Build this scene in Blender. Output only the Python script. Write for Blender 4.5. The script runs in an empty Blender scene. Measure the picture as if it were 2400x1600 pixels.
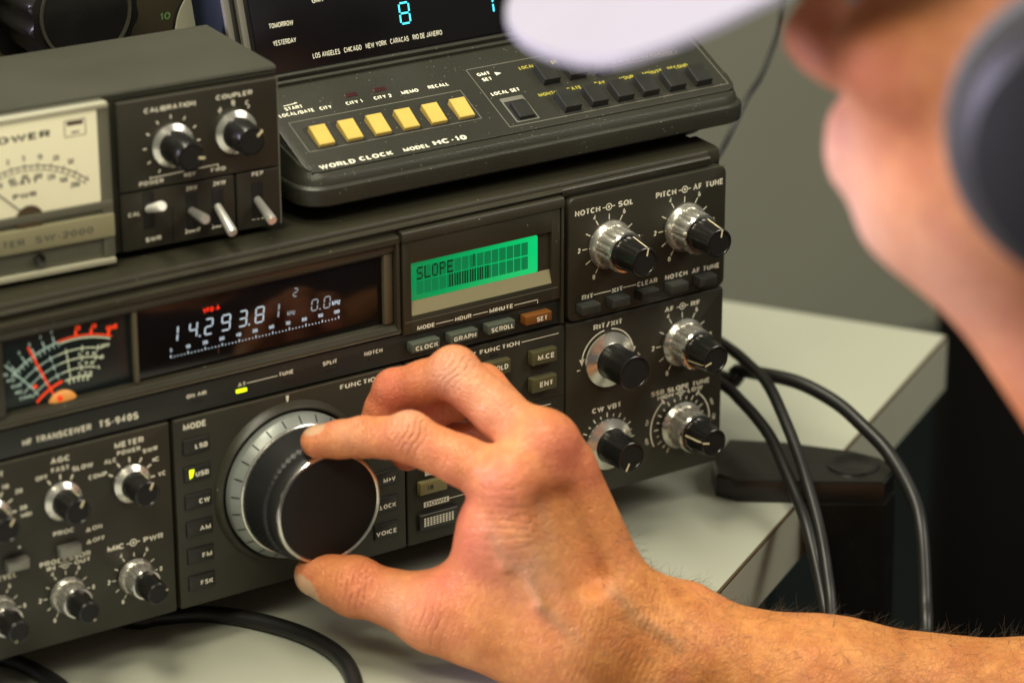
import bpy, math, random
import numpy as np
from mathutils import Matrix, Vector
random.seed(7); rng = np.random.default_rng(7)
sc = bpy.context.scene
COL = sc.collection
MM = 0.001
# ------------------------------------------------------------------ camera, world, lamps, exposure
def cam_basis(yaw, pit, rol):
    cy, sy, cp, sp, cr, sr = math.cos(yaw), math.sin(yaw), math.cos(pit), math.sin(pit), math.cos(rol), math.sin(rol)
    f = np.array([sy*cp, cy*cp, sp]); r = np.array([cy, -sy, 0.0]); u = np.cross(r, f)
    return r*cr + u*sr, -r*sr + u*cr, f
cd = bpy.data.cameras.new('camera'); cam = bpy.data.objects.new('camera', cd); COL.objects.link(cam)
CR, CU, CF = cam_basis(0.575443, -0.382517, -0.003596)
CP = np.array([-362.488, -1017.828, 582.541])
m = Matrix.Identity(4)
for i in range(3):
    m[i][0] = CR[i]; m[i][1] = CU[i]; m[i][2] = -CF[i]; m[i][3] = CP[i]*MM
cam.matrix_world = m
cd.sensor_width = 36; cd.lens = 117.0; cd.clip_start = 0.02; cd.clip_end = 30
cd.dof.use_dof = True; cd.dof.focus_distance = 1.300; cd.dof.aperture_fstop = 6.4
sc.camera = cam
w = bpy.data.worlds.new('World'); sc.world = w; w.use_nodes = True
bg = w.node_tree.nodes['Background']; bg.inputs[0].default_value = (1.0, 0.97, 0.80, 1); bg.inputs[1].default_value = 0.145
def lamp(name, loc, to, sx, sy, power, col):
    l = bpy.data.lights.new(name, 'AREA'); l.shape = 'RECTANGLE'; l.size = sx; l.size_y = sy; l.energy = power; l.color = col
    o = bpy.data.objects.new(name, l); COL.objects.link(o); o.location = loc
    d = Vector(to) - Vector(loc); o.rotation_euler = d.to_track_quat('-Z', 'Y').to_euler()
    return o
lamp('ceiling_lamp', (-0.25, 0.12, 2.5), (0.2, -0.05, 0.05), 1.7, 0.5, 62, (1.0, 0.94, 0.74))
lamp('ceiling_lamp', (-0.95, -1.3, 2.2), (0.2, -0.05, 0.05), 1.3, 0.5, 28, (1.0, 0.92, 0.70))
lamp('ceiling_lamp', (1.25, -0.95, 1.25), (0.35, -0.15, 0.0), 0.8, 0.6, 13, (1.0, 0.93, 0.80))
lamp('chin_fill_lamp', (-0.95, 0.42, 0.52), (0.28, -0.35, 0.27), 0.4, 0.5, 32, (0.80, 0.72, 1.0))  # cool fill added to light the chin, no window known there
sc.view_settings.view_transform = 'Standard'; sc.view_settings.look = 'None'
sc.view_settings.exposure = 0.14; sc.view_settings.gamma = 1.0; sc.view_settings.use_curve_mapping = False
sc.render.engine = 'CYCLES'; sc.cycles.use_denoising = True
# ------------------------------------------------------------------ materials
def mat(name, base, rough=0.5, metal=0.0, emit=None, estr=0.0, bump=0.0, bscale=800, var=0.0, vscale=40, spec=0.5, coat=0.0, speck=0.0, sscale=500, stretch=None, trans=0.0, sss=0.0):
    m = bpy.data.materials.new(name); m.use_nodes = True
    nt = m.node_tree; b = nt.nodes['Principled BSDF']; N = nt.nodes.new; L = nt.links.new
    b.inputs['Base Color'].default_value = (*base, 1); b.inputs['Roughness'].default_value = rough
    b.inputs['Metallic'].default_value = metal; b.inputs['Specular IOR Level'].default_value = spec
    b.inputs['Coat Weight'].default_value = coat; b.inputs['Transmission Weight'].default_value = trans
    if emit: b.inputs['Emission Color'].default_value = (*emit, 1); b.inputs['Emission Strength'].default_value = estr
    if bump or var or speck:
        tc = N('ShaderNodeTexCoord'); vec = tc.outputs['Object']
        if stretch:
            mp = N('ShaderNodeMapping'); mp.inputs['Scale'].default_value = stretch; L(vec, mp.inputs[0]); vec = mp.outputs[0]
    if bump:
        n = N('ShaderNodeTexNoise'); n.inputs['Scale'].default_value = bscale; n.inputs['Detail'].default_value = 3; L(vec, n.inputs[0])
        bp = N('ShaderNodeBump'); bp.inputs['Strength'].default_value = bump; bp.inputs['Distance'].default_value = 0.0003
        L(n.outputs[0], bp.inputs['Height']); L(bp.outputs[0], b.inputs['Normal'])
    col = None
    if var:
        n = N('ShaderNodeTexNoise'); n.inputs['Scale'].default_value = vscale; n.inputs['Detail'].default_value = 5; L(vec, n.inputs[0])
        mx = N('ShaderNodeMix'); mx.data_type = 'RGBA'
        mx.inputs[6].default_value = (*[c*(1-var) for c in base], 1); mx.inputs[7].default_value = (*[min(1, c*(1+var)) for c in base], 1)
        L(n.outputs[0], mx.inputs[0]); col = mx.outputs[2]
        mr = N('ShaderNodeMapRange'); mr.inputs[3].default_value = max(0.05, rough-0.12); mr.inputs[4].default_value = min(1, rough+0.12)
        L(n.outputs[0], mr.inputs[0]); L(mr.outputs[0], b.inputs['Roughness'])
    if speck:
        n = N('ShaderNodeTexVoronoi'); n.inputs['Scale'].default_value = sscale; L(vec, n.inputs[0])
        n2 = N('ShaderNodeTexNoise'); n2.inputs['Scale'].default_value = 130; n2.inputs['Detail'].default_value = 6; L(vec, n2.inputs[0])
        lt = N('ShaderNodeMath'); lt.operation = 'LESS_THAN'; lt.inputs[1].default_value = 0.10; L(n.outputs[0], lt.inputs[0])
        gt = N('ShaderNodeMath'); gt.operation = 'GREATER_THAN'; gt.inputs[1].default_value = 1-speck; L(n2.outputs[0], gt.inputs[0])
        mu = N('ShaderNodeMath'); mu.operation = 'MULTIPLY'; L(lt.outputs[0], mu.inputs[0]); L(gt.outputs[0], mu.inputs[1])
        mx = N('ShaderNodeMix'); mx.data_type = 'RGBA'; mx.inputs[7].default_value = (0.30, 0.285, 0.22, 1)
        if col: L(col, mx.inputs[6])
        else: mx.inputs[6].default_value = (*base, 1)
        L(mu.outputs[0], mx.inputs[0]); col = mx.outputs[2]
    if col: L(col, b.inputs['Base Color'])
    return m
M = dict(
 panel=mat('olive_black_paint', (0.028, 0.0261, 0.0169), 0.46, bump=0.25, bscale=2500, var=0.14, vscale=35, speck=0.33, sscale=420),
 panel2=mat('slate_paint', (0.0185, 0.0218, 0.0183), 0.42, bump=0.2, bscale=2500, var=0.12, vscale=35, speck=0.36, sscale=420),
 bezel=mat('bezel_paint', (0.0338, 0.0313, 0.0196), 0.38, bump=0.2, bscale=2500, var=0.18, vscale=30, speck=0.40, sscale=380),
 cover=mat('textured_cover', (0.0392, 0.0392, 0.0238), 0.55, bump=0.6, bscale=1800, var=0.25, vscale=18, speck=0.3, sscale=300),
 dark=mat('dark_gap', (0.006, 0.006, 0.005), 0.6),
 black=mat('black_plastic', (0.010, 0.010, 0.009), 0.25, var=0.2, vscale=60, bump=0.15, bscale=1200),
 rubber=mat('black_rubber', (0.017, 0.017, 0.017), 0.42, bump=0.3, bscale=1500),
 cap=mat('knob_cap', (0.013, 0.013, 0.0125), 0.6, spec=0.25, bump=0.2, bscale=2500, var=0.15),
 silver=mat('turned_aluminium', (0.70, 0.685, 0.62), 0.24, 0.84, var=0.12, vscale=90, bump=0.15, bscale=900),
 silver2=mat('chrome_rim', (0.72, 0.70, 0.65), 0.2, 1.0),
 greymetal=mat('grey_dial_skirt', (0.27, 0.29, 0.27), 0.42, 0.35, var=0.12, vscale=60, bump=0.1),
 white=mat('white_print', (0.86, 0.84, 0.68), 0.5, var=0.12, vscale=300),
 yellowp=mat('yellow_print', (0.42, 0.38, 0.05), 0.5),
 pointer=mat('cream_pointer', (0.80, 0.72, 0.46), 0.45),
 glass=mat('display_glass', (0.006, 0.0045, 0.004), 0.13, spec=0.5),
 glassb=mat('clock_glass', (0.005, 0.005, 0.006), 0.16, spec=0.45),
 meterbg=mat('meter_backplate', (0.006, 0.013, 0.013), 0.3),
 mcream=mat('meter_scale_print', (0.55, 0.60, 0.42), 0.5, emit=(0.62, 0.66, 0.45), estr=0.28),
 mteal=mat('meter_scale_print_cool', (0.45, 0.60, 0.52), 0.5, emit=(0.40, 0.55, 0.48), estr=0.18),
 mred=mat('meter_red_print', (0.60, 0.04, 0.01), 0.5, emit=(0.9, 0.06, 0.01), estr=0.55),
 amber=mat('meter_lamp_amber', (0.8, 0.35, 0.08), 0.4, emit=(1.0, 0.36, 0.06), estr=0.10),
 digit=mat('blue_white_digits', (0.5, 0.6, 0.7), 0.5, emit=(0.62, 0.78, 0.95), estr=0.46),
 digitdim=mat('dim_digits', (0.3, 0.35, 0.4), 0.5, emit=(0.45, 0.55, 0.65), estr=0.32),
 redled=mat('red_digits', (0.6, 0.02, 0.0), 0.5, emit=(1.0, 0.03, 0.01), estr=0.75),
 redoff=mat('red_lens_unlit', (0.045, 0.012, 0.012), 0.3),
 cyan=mat('cyan_digits', (0.1, 0.6, 0.7), 0.5, emit=(0.03, 0.75, 0.95), estr=1.0),
 yled=mat('lime_lamp', (0.6, 0.8, 0.0), 0.4, emit=(0.72, 1.0, 0.01), estr=1.25),
 ledoff=mat('unlit_lamp', (0.018, 0.020, 0.018), 0.3),
 lcdink=mat('lcd_ink', (0.002, 0.03, 0.012), 0.4),
 greybtn=mat('grey_green_button', (0.085, 0.10, 0.075), 0.42, bump=0.2, bscale=2000, var=0.12, vscale=120),
 olivebtn=mat('olive_button', (0.090, 0.082, 0.036), 0.42, bump=0.2, bscale=2000, var=0.12, vscale=120),
 khakibtn=mat('khaki_button', (0.22, 0.19, 0.075), 0.42, bump=0.2, bscale=2000, var=0.12, vscale=120),
 brownbtn=mat('brown_button', (0.20, 0.075, 0.014), 0.38, bump=0.2, bscale=2000, var=0.12, vscale=120),
 blackbtn=mat('black_button', (0.020, 0.021, 0.018), 0.38, bump=0.2, bscale=2000, var=0.15, vscale=120),
 satbtn=mat('satin_black_button', (0.042, 0.044, 0.038), 0.36, bump=0.2, bscale=2000, var=0.15, vscale=120),
 silbtn=mat('silver_button', (0.27, 0.27, 0.235), 0.33, 0.5, var=0.1),
 yelbtn=mat('yellow_button', (0.63, 0.46, 0.105), 0.45, bump=0.15, bscale=1500, var=0.07, vscale=200, speck=0.3, sscale=700),
 clock=mat('clock_plastic', (0.0273, 0.0273, 0.0192), 0.40, bump=0.45, bscale=1600, var=0.2, vscale=25, speck=0.47, sscale=520),
 clockside=mat('navy_clock_side', (0.012, 0.017, 0.027), 0.4, bump=0.2, var=0.25, vscale=25, speck=0.3, sscale=200),
 worn=mat('worn_edge_highlight', (0.14, 0.135, 0.10), 0.4, var=0.5, vscale=160),  # pale edge strips: some wear, with edge highlights painted in
 rib=mat('grey_rib', (0.16, 0.155, 0.125), 0.45, var=0.15),
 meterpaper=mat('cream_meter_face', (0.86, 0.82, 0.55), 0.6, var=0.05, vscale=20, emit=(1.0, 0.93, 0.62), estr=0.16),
 inkprint=mat('dark_print', (0.05, 0.048, 0.04), 0.6),
 strip=mat('khaki_label_strip', (0.30, 0.285, 0.165), 0.5, var=0.08),
 acry=mat('grey_meter_housing', (0.13, 0.13, 0.095), 0.3, var=0.12, vscale=30, bump=0.1),
 acryedge=mat('pale_housing_edge', (0.45, 0.44, 0.32), 0.25, var=0.1),
 leverm=mat('polished_lever', (0.75, 0.74, 0.68), 0.28, 0.55),
 leverglint=mat('lever_reflection_white', (0.93, 0.92, 0.86), 0.2),  # white stands in for the bright reflection on the first lever
 tuner=mat('tuner_brown_panel', (0.10, 0.084, 0.05), 0.5, bump=0.3, bscale=1500, var=0.12, vscale=20),
 greenp=mat('green_print', (0.22, 0.42, 0.16), 0.5),
 paleplate=mat('pale_dial_plate', (0.62, 0.62, 0.47), 0.45, var=0.05),
 desk=mat('grey_laminate', (0.395, 0.41, 0.335), 0.42, bump=0.08, bscale=900, var=0.05, vscale=8, speck=0.24, sscale=160),
 deskedge=mat('laminate_edge', (0.42, 0.43, 0.34), 0.45, var=0.06, vscale=12),
 seam=mat('brown_seam', (0.07, 0.045, 0.02), 0.6),
 wall=mat('olive_wall_paint', (0.30, 0.303, 0.225), 0.7, bump=0.3, bscale=300, var=0.10, vscale=3),
 floor=mat('dark_carpet', (0.005, 0.008, 0.008), 0.9, spec=0.1, bump=0.6, bscale=300, var=0.3, vscale=20),
 teal=mat('dark_teal_panel', (0.008, 0.015, 0.015), 0.6, spec=0.2, var=0.15),
 chairm=mat('black_chair_fabric', (0.005, 0.005, 0.005), 0.95, spec=0.08, bump=0.4, bscale=900),
 cable=mat('black_cable_jacket', (0.011, 0.011, 0.010), 0.43, bump=0.1, bscale=300, var=0.2, vscale=50),
 white_cloth=mat('white_cap_cloth', (0.30, 0.292, 0.32), 0.9, bump=0.5, bscale=1400, var=0.07, vscale=25),
 shirt=mat('black_shirt', (0.008, 0.009, 0.010), 0.9, bump=0.5, bscale=1500, var=0.2),
 hairm=mat('dark_grey_hair', (0.03, 0.028, 0.028), 0.6, bump=0.6, bscale=600),
 armhair=mat('dark_arm_hair', (0.060, 0.042, 0.026), 0.5),
 phones=mat('headphone_shell', (0.013, 0.013, 0.014), 0.5, bump=0.2, bscale=1200, var=0.1),
 cushion=mat('grey_ear_cushion', (0.10, 0.10, 0.098), 0.55, bump=0.3, bscale=400, var=0.1),
)
def lcd_material():
    m = mat('green_backlit_lcd', (0.0, 0.11, 0.045), 0.25)
    nt = m.node_tree; b = nt.nodes['Principled BSDF']; N = nt.nodes.new; L = nt.links.new
    tc = N('ShaderNodeTexCoord'); sp = N('ShaderNodeSeparateXYZ'); L(tc.outputs['Object'], sp.inputs[0])
    mr = N('ShaderNodeMapRange'); mr.inputs[1].default_value = 0.252; mr.inputs[2].default_value = 0.311; mr.inputs[3].default_value = 0.38; mr.inputs[4].default_value = 0.74
    L(sp.outputs[0], mr.inputs[0])
    pw = N('ShaderNodeMath'); pw.operation = 'POWER'; pw.inputs[1].default_value = 1.75; L(mr.outputs[0], pw.inputs[0])
    b.inputs['Emission Color'].default_value = (0.004, 0.92, 0.24, 1); L(pw.outputs[0], b.inputs['Emission Strength'])
    return m
M['lcd'] = lcd_material()
def skin_material():
    m = bpy.data.materials.new('skin'); m.use_nodes = True
    nt = m.node_tree; b = nt.nodes['Principled BSDF']; N = nt.nodes.new; L = nt.links.new
    tc = N('ShaderNodeTexCoord'); at = N('ShaderNodeAttribute'); at.attribute_name = 'tone'
    sp = N('ShaderNodeSeparateColor'); L(at.outputs['Color'], sp.inputs[0])
    def noise(s, d=4, r=0.6):
        n = N('ShaderNodeTexNoise'); n.inputs['Scale'].default_value = s; n.inputs['Detail'].default_value = d; n.inputs['Roughness'].default_value = r; L(tc.outputs['Object'], n.inputs[0]); return n.outputs[0]
    def mix(f, a, c):
        x = N('ShaderNodeMix'); x.data_type = 'RGBA'
        for sock, v in ((6, a), (7, c)):
            if isinstance(v, tuple): x.inputs[sock].default_value = (*v, 1)
            else: L(v, x.inputs[sock])
        L(f, x.inputs[0]); return x.outputs[2]
    def rmp(v, a, c, lo=0.0, hi=1.0):
        x = N('ShaderNodeMapRange'); x.inputs[1].default_value = a; x.inputs[2].default_value = c; x.inputs[3].default_value = lo; x.inputs[4].default_value = hi; L(v, x.inputs[0]); return x.outputs[0]
    c = mix(rmp(noise(70), 0.35, 0.65), (0.62, 0.222, 0.060), (0.80, 0.345, 0.108))
    c = mix(rmp(noise(260, 5), 0.42, 0.72, 0, 0.55), c, (0.50, 0.165, 0.058))
    c = mix(rmp(noise(34, 3), 0.52, 0.70, 0, 0.45), c, (0.68, 0.21, 0.10))
    c = mix(sp.outputs[0], c, (0.66, 0.165, 0.105))          # blood-red knuckles and finger ends
    c = mix(sp.outputs[1], c, (0.37, 0.25, 0.155))          # bluish veins
    c = mix(sp.outputs[2], c, (0.84, 0.53, 0.36))          # pale skin over bone, and light painted on the chin
    L(c, b.inputs['Base Color'])
    b.inputs['Roughness'].default_value = 0.40; b.inputs['Specular IOR Level'].default_value = 0.42
    b.inputs['Subsurface Weight'].default_value = 0.08; b.inputs['Subsurface Radius'].default_value = (1.0, 0.35, 0.18); b.inputs['Subsurface Scale'].default_value = 0.003
    v = N('ShaderNodeTexVoronoi'); v.inputs['Scale'].default_value = 620; v.feature = 'DISTANCE_TO_EDGE'; 
    nz = N('ShaderNodeTexNoise'); nz.inputs['Scale'].default_value = 160; nz.inputs['Detail'].default_value = 3; L(tc.outputs['Object'], nz.inputs[0])
    ad = N('ShaderNodeVectorMath'); ad.operation = 'SCALE'; ad.inputs[3].default_value = 0.006; L(nz.outputs[1], ad.inputs[0])
    a2 = N('ShaderNodeVectorMath'); a2.operation = 'ADD'; L(tc.outputs['Object'], a2.inputs[0]); L(ad.outputs[0], a2.inputs[1]); L(a2.outputs[0], v.inputs[0])
    wv = N('ShaderNodeAttribute'); wv.attribute_name = 'crease'
    h1 = N('ShaderNodeMath'); h1.operation = 'MULTIPLY_ADD'; h1.inputs[1].default_value = 0.35; L(rmp(v.outputs[0], 0, 0.12), h1.inputs[0]); L(noise(420, 5), h1.inputs[2])
    h2 = N('ShaderNodeMath'); h2.operation = 'MULTIPLY_ADD'; h2.inputs[1].default_value = -1.6; L(wv.outputs['Fac'], h2.inputs[0]); L(h1.outputs[0], h2.inputs[2])
    bp = N('ShaderNodeBump'); bp.inputs['Strength'].default_value = 0.7; bp.inputs['Distance'].default_value = 0.0007
    L(h2.outputs[0], bp.inputs['Height']); L(bp.outputs[0], b.inputs['Normal'])
    return m
M['skin'] = skin_material()
M['nail'] = mat('nail', (0.60, 0.36, 0.21), 0.30, var=0.06, vscale=200)
# ------------------------------------------------------------------ mesh building (all builders work in millimetres, front faces look towards -Y)
class MB:
    def __init__(s, X=None): s.v = []; s.f = []; s.mi = []; s.mats = []; s.X = X
    def slot(s, name):
        if name not in s.mats: s.mats.append(name)
        return s.mats.index(name)
    def add(s, verts, faces, mname):
        o = len(s.v); s.v.extend(map(tuple, verts)); k = s.slot(mname)
        for f in faces: s.f.append([i+o for i in f]); s.mi.append(k)
    def loft(s, rings, mname, cap0=True, cap1=True, closed=True):
        n = len(rings[0]); vs = [p for r in rings for p in r]; fs = []
        for a in range(len(rings)-1):
            for i in range(n if closed else n-1):
                j = (i+1) % n; fs.append([a*n+i, a*n+j, (a+1)*n+j, (a+1)*n+i])
        if cap0: fs.append(list(range(n))[::-1])
        if cap1: fs.append([(len(rings)-1)*n+i for i in range(n)])
        s.add(vs, fs, mname)
    def rrect(s, x0, x1, z0, z1, r, n=4):
        r = max(0.01, min(r, (x1-x0)/2-.005, (z1-z0)/2-.005)); p = []
        for cx, cz, a0 in ((x1-r, z1-r, 0), (x0+r, z1-r, 90), (x0+r, z0+r, 180), (x1-r, z0+r, 270)):
            for i in range(n+1):
                a = math.radians(a0+90*i/n); p.append((cx+r*math.cos(a), cz+r*math.sin(a)))
        return p
    def plate(s, x0, x1, z0, z1, yf, yb, m, r=0.3, c=0.3, n=3, m_face=None):
        o = s.rrect(x0, x1, z0, z1, r, n); k = s.rrect(x0+c, x1-c, z0+c, z1-c, max(.02, r-c*0.5), n)
        h = s.rrect(x0+c*.3, x1-c*.3, z0+c*.3, z1-c*.3, r, n)
        R = [[(x, yb, z) for x, z in o], [(x, yf+c, z) for x, z in o], [(x, yf+c*.3, z) for x, z in h], [(x, yf, z) for x, z in k]]
        R = [q[::-1] for q in R]
        if m_face: s.loft(R, m, True, False); s.add(R[-1], [list(range(len(k)))], m_face)
        else: s.loft(R, m)
    def lathe(s, cx, cz, prof, m, n=48, flute=None, cap=True, m_cap=None):
        R = []
        for q in prof:
            y, r = q[0], q[1]; amp = q[2] if len(q) > 2 else 0; ring = []
            for i in range(n):
                a = 2*math.pi*i/n; rr = r*(1-amp*math.exp(-(((a*(flute or 1)/(2*math.pi)) % 1-.5)/.17)**2)) if amp else r
                ring.append((cx+rr*math.sin(a), y, cz+rr*math.cos(a)))
            R.append(ring)
        if m_cap: s.loft(R, m, False, False); s.add(R[-1], [list(range(n))], m_cap)
        else: s.loft(R, m, False, cap)
    def box(s, x0, x1, y0, y1, z0, z1, m): s.plate(x0, x1, z0, z1, y0, y1, m, 0.05, 0.05, 1)
    def extr_x(s, prof, x0, x1, m):      # prof: list of (y,z), closed polygon extruded along x
        s.loft([[(x0, y, z) for y, z in prof], [(x1, y, z) for y, z in prof]], m)
    def quad(s, x0, x1, z0, z1, y, m, sh=0.0): s.add([(x0, y, z0), (x1, y, z0), (x1+sh, y, z1), (x0+sh, y, z1)], [[0, 1, 2, 3]], m)
    def line(s, x0, z0, x1, z1, w, y, m):
        d = math.hypot(x1-x0, z1-z0) or 1; nx, nz = -(z1-z0)/d*w/2, (x1-x0)/d*w/2
        s.add([(x0-nx, y, z0-nz), (x1-nx, y, z1-nz), (x1+nx, y, z1+nz), (x0+nx, y, z0+nz)], [[0, 1, 2, 3]], m)
    def arc(s, cx, cz, r, a0, a1, w, y, m, n=24):
        v = []; f = []
        for i in range(n+1):
            a = math.radians(a0+(a1-a0)*i/n)
            for q in (r-w/2, r+w/2): v.append((cx+q*math.sin(a), y, cz+q*math.cos(a)))
        for i in range(n): f.append([2*i, 2*i+1, 2*i+3, 2*i+2])
        s.add(v, f, m)
    def ray(s, cx, cz, a, r0, r1, w, y, m):
        a = math.radians(a); s.line(cx+r0*math.sin(a), cz+r0*math.cos(a), cx+r1*math.sin(a), cz+r1*math.cos(a), w, y, m)
    def text(s, t, x0, z0, x1, h, y, m='white', bold=0.032, slant=0.0):
        V, F, (w0, w1) = glyphs(t, bold); k = (x1-x0)/(w1-w0); kz = h/CAPH
        s.add([(x0+(a-w0)*k+slant*b*kz, y, z0+b*kz) for a, b in V], F, m)
    def textc(s, t, cx, z0, h, y, m='white', bold=0.03, asp=0.9):
        V, F, (w0, w1) = glyphs(t, bold); wd = (w1-w0)*h/CAPH*asp
        s.text(t, cx-wd/2, z0, cx+wd/2, h, y, m, bold)
    def tube(s, pts, r, m, n=10, rad=None):
        P = np.array(pts, float); R = []
        T = np.gradient(P, axis=0); T /= np.linalg.norm(T, axis=1)[:, None]+1e-12
        up = np.array([0.13, 0.2, 1.0]); a = np.cross(T[0], up); a /= np.linalg.norm(a)
        for i in range(len(P)):
            a = a-T[i]*(a@T[i]); a /= np.linalg.norm(a); b = np.cross(T[i], a); rr = r if rad is None else rad[i]
            R.append([tuple(P[i]+rr*(a*math.cos(2*math.pi*k/n)+b*math.sin(2*math.pi*k/n))) for k in range(n)])
        s.loft(R, m)
    def build(s, name, parent=None, smooth=35):
        me = bpy.data.meshes.new(name); V = np.array(s.v, float)
        if s.X is not None: V = V@s.X[0].T+s.X[1]
        me.from_pydata((V*MM).tolist(), [], s.f); 
        for n in s.mats: me.materials.append(M[n])
        me.polygons.foreach_set('material_index', s.mi)
        me.polygons.foreach_set('use_smooth', [True]*len(s.f)); me.update(); me.set_sharp_from_angle(angle=math.radians(smooth))
        o = bpy.data.objects.new(name, me); COL.objects.link(o)
        if parent is not None: adopt(o, parent)
        return o
def adopt(o, parent):
    o.parent = parent; o.matrix_parent_inverse = Matrix.Translation(-ROOT[parent.name]) if parent.name in ROOT else Matrix.Identity(4)
ROOT = {}
def thing(name, loc, label, cat, group=None):
    o = bpy.data.objects.new(name, None); COL.objects.link(o); o.location = Vector(loc)*MM; o.empty_display_size = 0.02
    ROOT[o.name] = Vector(loc)*MM; tag(o, label, cat, group); return o
def tag(o, label, cat, group=None):
    o['label'] = label; o['category'] = cat
    if group: o['group'] = group
    return o
def structure(o): o['kind'] = 'structure'; return o
_G = {}
def _arc(cx, cy, rx, ry, a0, a1, n=9): return [(cx+rx*math.cos(math.radians(a0+(a1-a0)*i/n)), cy+ry*math.sin(math.radians(a0+(a1-a0)*i/n))) for i in range(n+1)]
def _oval(): return _arc(.5, .5, .5, .5, 90, 450, 22)
GL = {      # sans-serif capitals as centre lines in a unit box: (width, strokes)
 'A': (.74, [[(0, 0), (.5, 1), (1, 0)], [(.17, .34), (.83, .34)]]), 'B': (.64, [[(0, .52), (.62, .52)]+_arc(.6, .26, .4, .26, 90, -90)+[(0, 0), (0, 1), (.55, 1)]+_arc(.55, .76, .38, .24, 90, -90)]),
 'C': (.70, [_arc(.5, .5, .5, .5, 42, 318, 18)]), 'D': (.68, [[(0, 0), (0, 1), (.42, 1)]+_arc(.42, .5, .58, .5, 90, -90, 12)+[(0, 0)]]), 'E': (.58, [[(1, 1), (0, 1), (0, 0), (1, 0)], [(0, .52), (.9, .52)]]),
 'F': (.55, [[(1, 1), (0, 1), (0, 0)], [(0, .5), (.88, .5)]]), 'G': (.74, [_arc(.5, .5, .5, .5, 45, 340, 18)+[(1, .46), (.58, .46)]]), 'H': (.68, [[(0, 0), (0, 1)], [(1, 0), (1, 1)], [(0, .52), (1, .52)]]),
 'I': (.16, [[(.5, 0), (.5, 1)]]), 'J': (.52, [[(1, 1), (1, .3)]+_arc(.5, .28, .5, .28, 0, -180)]), 'K': (.66, [[(0, 0), (0, 1)], [(1, 1), (0, .38)], [(.36, .6), (1, 0)]]), 'L': (.54, [[(0, 1), (0, 0), (1, 0)]]),
 'M': (.80, [[(0, 0), (0, 1), (.5, .1), (1, 1), (1, 0)]]), 'N': (.68, [[(0, 0), (0, 1), (1, 0), (1, 1)]]), 'O': (.76, [_oval()]), 'P': (.60, [[(0, 0), (0, 1), (.58, 1)]+_arc(.58, .73, .42, .27, 90, -90)+[(0, .46)]]),
 'Q': (.76, [_oval(), [(.56, .33), (1.05, -.1)]]), 'R': (.66, [[(0, 0), (0, 1), (.58, 1)]+_arc(.58, .74, .4, .26, 90, -90)+[(0, .48)], [(.55, .48), (1, 0)]]),
 'S': (.63, [_arc(.5, .75, .47, .25, 25, 250, 10)+_arc(.5, .25, .5, .27, 75, -160, 10)]), 'T': (.62, [[(0, 1), (1, 1)], [(.5, 1), (.5, 0)]]), 'U': (.68, [[(0, 1), (0, .34)]+_arc(.5, .34, .5, .34, 180, 360)+[(1, 1)]]),
 'V': (.70, [[(0, 1), (.5, 0), (1, 1)]]), 'W': (.98, [[(0, 1), (.25, 0), (.5, .95), (.75, 0), (1, 1)]]), 'X': (.68, [[(0, 0), (1, 1)], [(0, 1), (1, 0)]]), 'Y': (.68, [[(0, 1), (.5, .44), (1, 1)], [(.5, .44), (.5, 0)]]), 'Z': (.62, [[(0, 1), (1, 1), (0, 0), (1, 0)]]),
 '0': (.58, [_oval()]), '1': (.34, [[(.1, .76), (.75, 1), (.75, 0)]]), '2': (.58, [_arc(.5, .7, .5, .3, 170, -30, 10)+[(0, 0), (1, 0)]]), '3': (.58, [_arc(.48, .76, .46, .24, 165, -90, 9)+_arc(.48, .27, .52, .27, 90, -165, 9)]),
 '4': (.60, [[(.74, 0), (.74, 1), (0, .3), (1, .3)]]), '5': (.58, [[(.92, 1), (.16, 1), (.08, .5)]+_arc(.48, .31, .5, .31, 140, -155, 10)]), '6': (.58, [_arc(.5, .32, .5, .32, 0, 360, 14), _arc(.62, .38, .62, .62, 180, 78, 8)]), '7': (.56, [[(0, 1), (1, 1), (.35, 0)]]),
 '8': (.58, [_arc(.5, .77, .44, .23, 0, 360, 14), _arc(.5, .27, .5, .27, 0, 360, 14)]), '9': (.58, [_arc(.5, .68, .5, .32, 0, 360, 14), _arc(.38, .62, .62, .62, 0, -102, 8)]),
 '-': (.36, [[(0, .42), (1, .42)]]), '/': (.52, [[(0, -.05), (1, 1.05)]]), '.': (.14, [[(.5, -.04), (.5, .08)]]), '+': (.5, [[(0, .45), (1, .45)], [(.5, .12), (.5, .78)]]), '=': (.5, [[(0, .33), (1, .33)], [(0, .62), (1, .62)]]), '>': (.5, [[(0, .15), (1, .5), (0, .85)]]),
 '(': (.24, [_arc(1, .5, 1, .62, 120, 240, 8)]), ')': (.24, [_arc(0, .5, 1, .62, 60, -60, 8)]), ' ': (.30, []), 'k': (.5, [[(0, 0), (0, 1)], [(.9, .68), (0, .28)], [(.34, .42), (1, 0)]]), 'z': (.48, [[(0, .68), (1, .68), (0, 0), (1, 0)]]), 'd': (.54, [_arc(.5, .34, .5, .34, 0, 360, 12), [(1, 1), (1, 0)]]),
}
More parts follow.
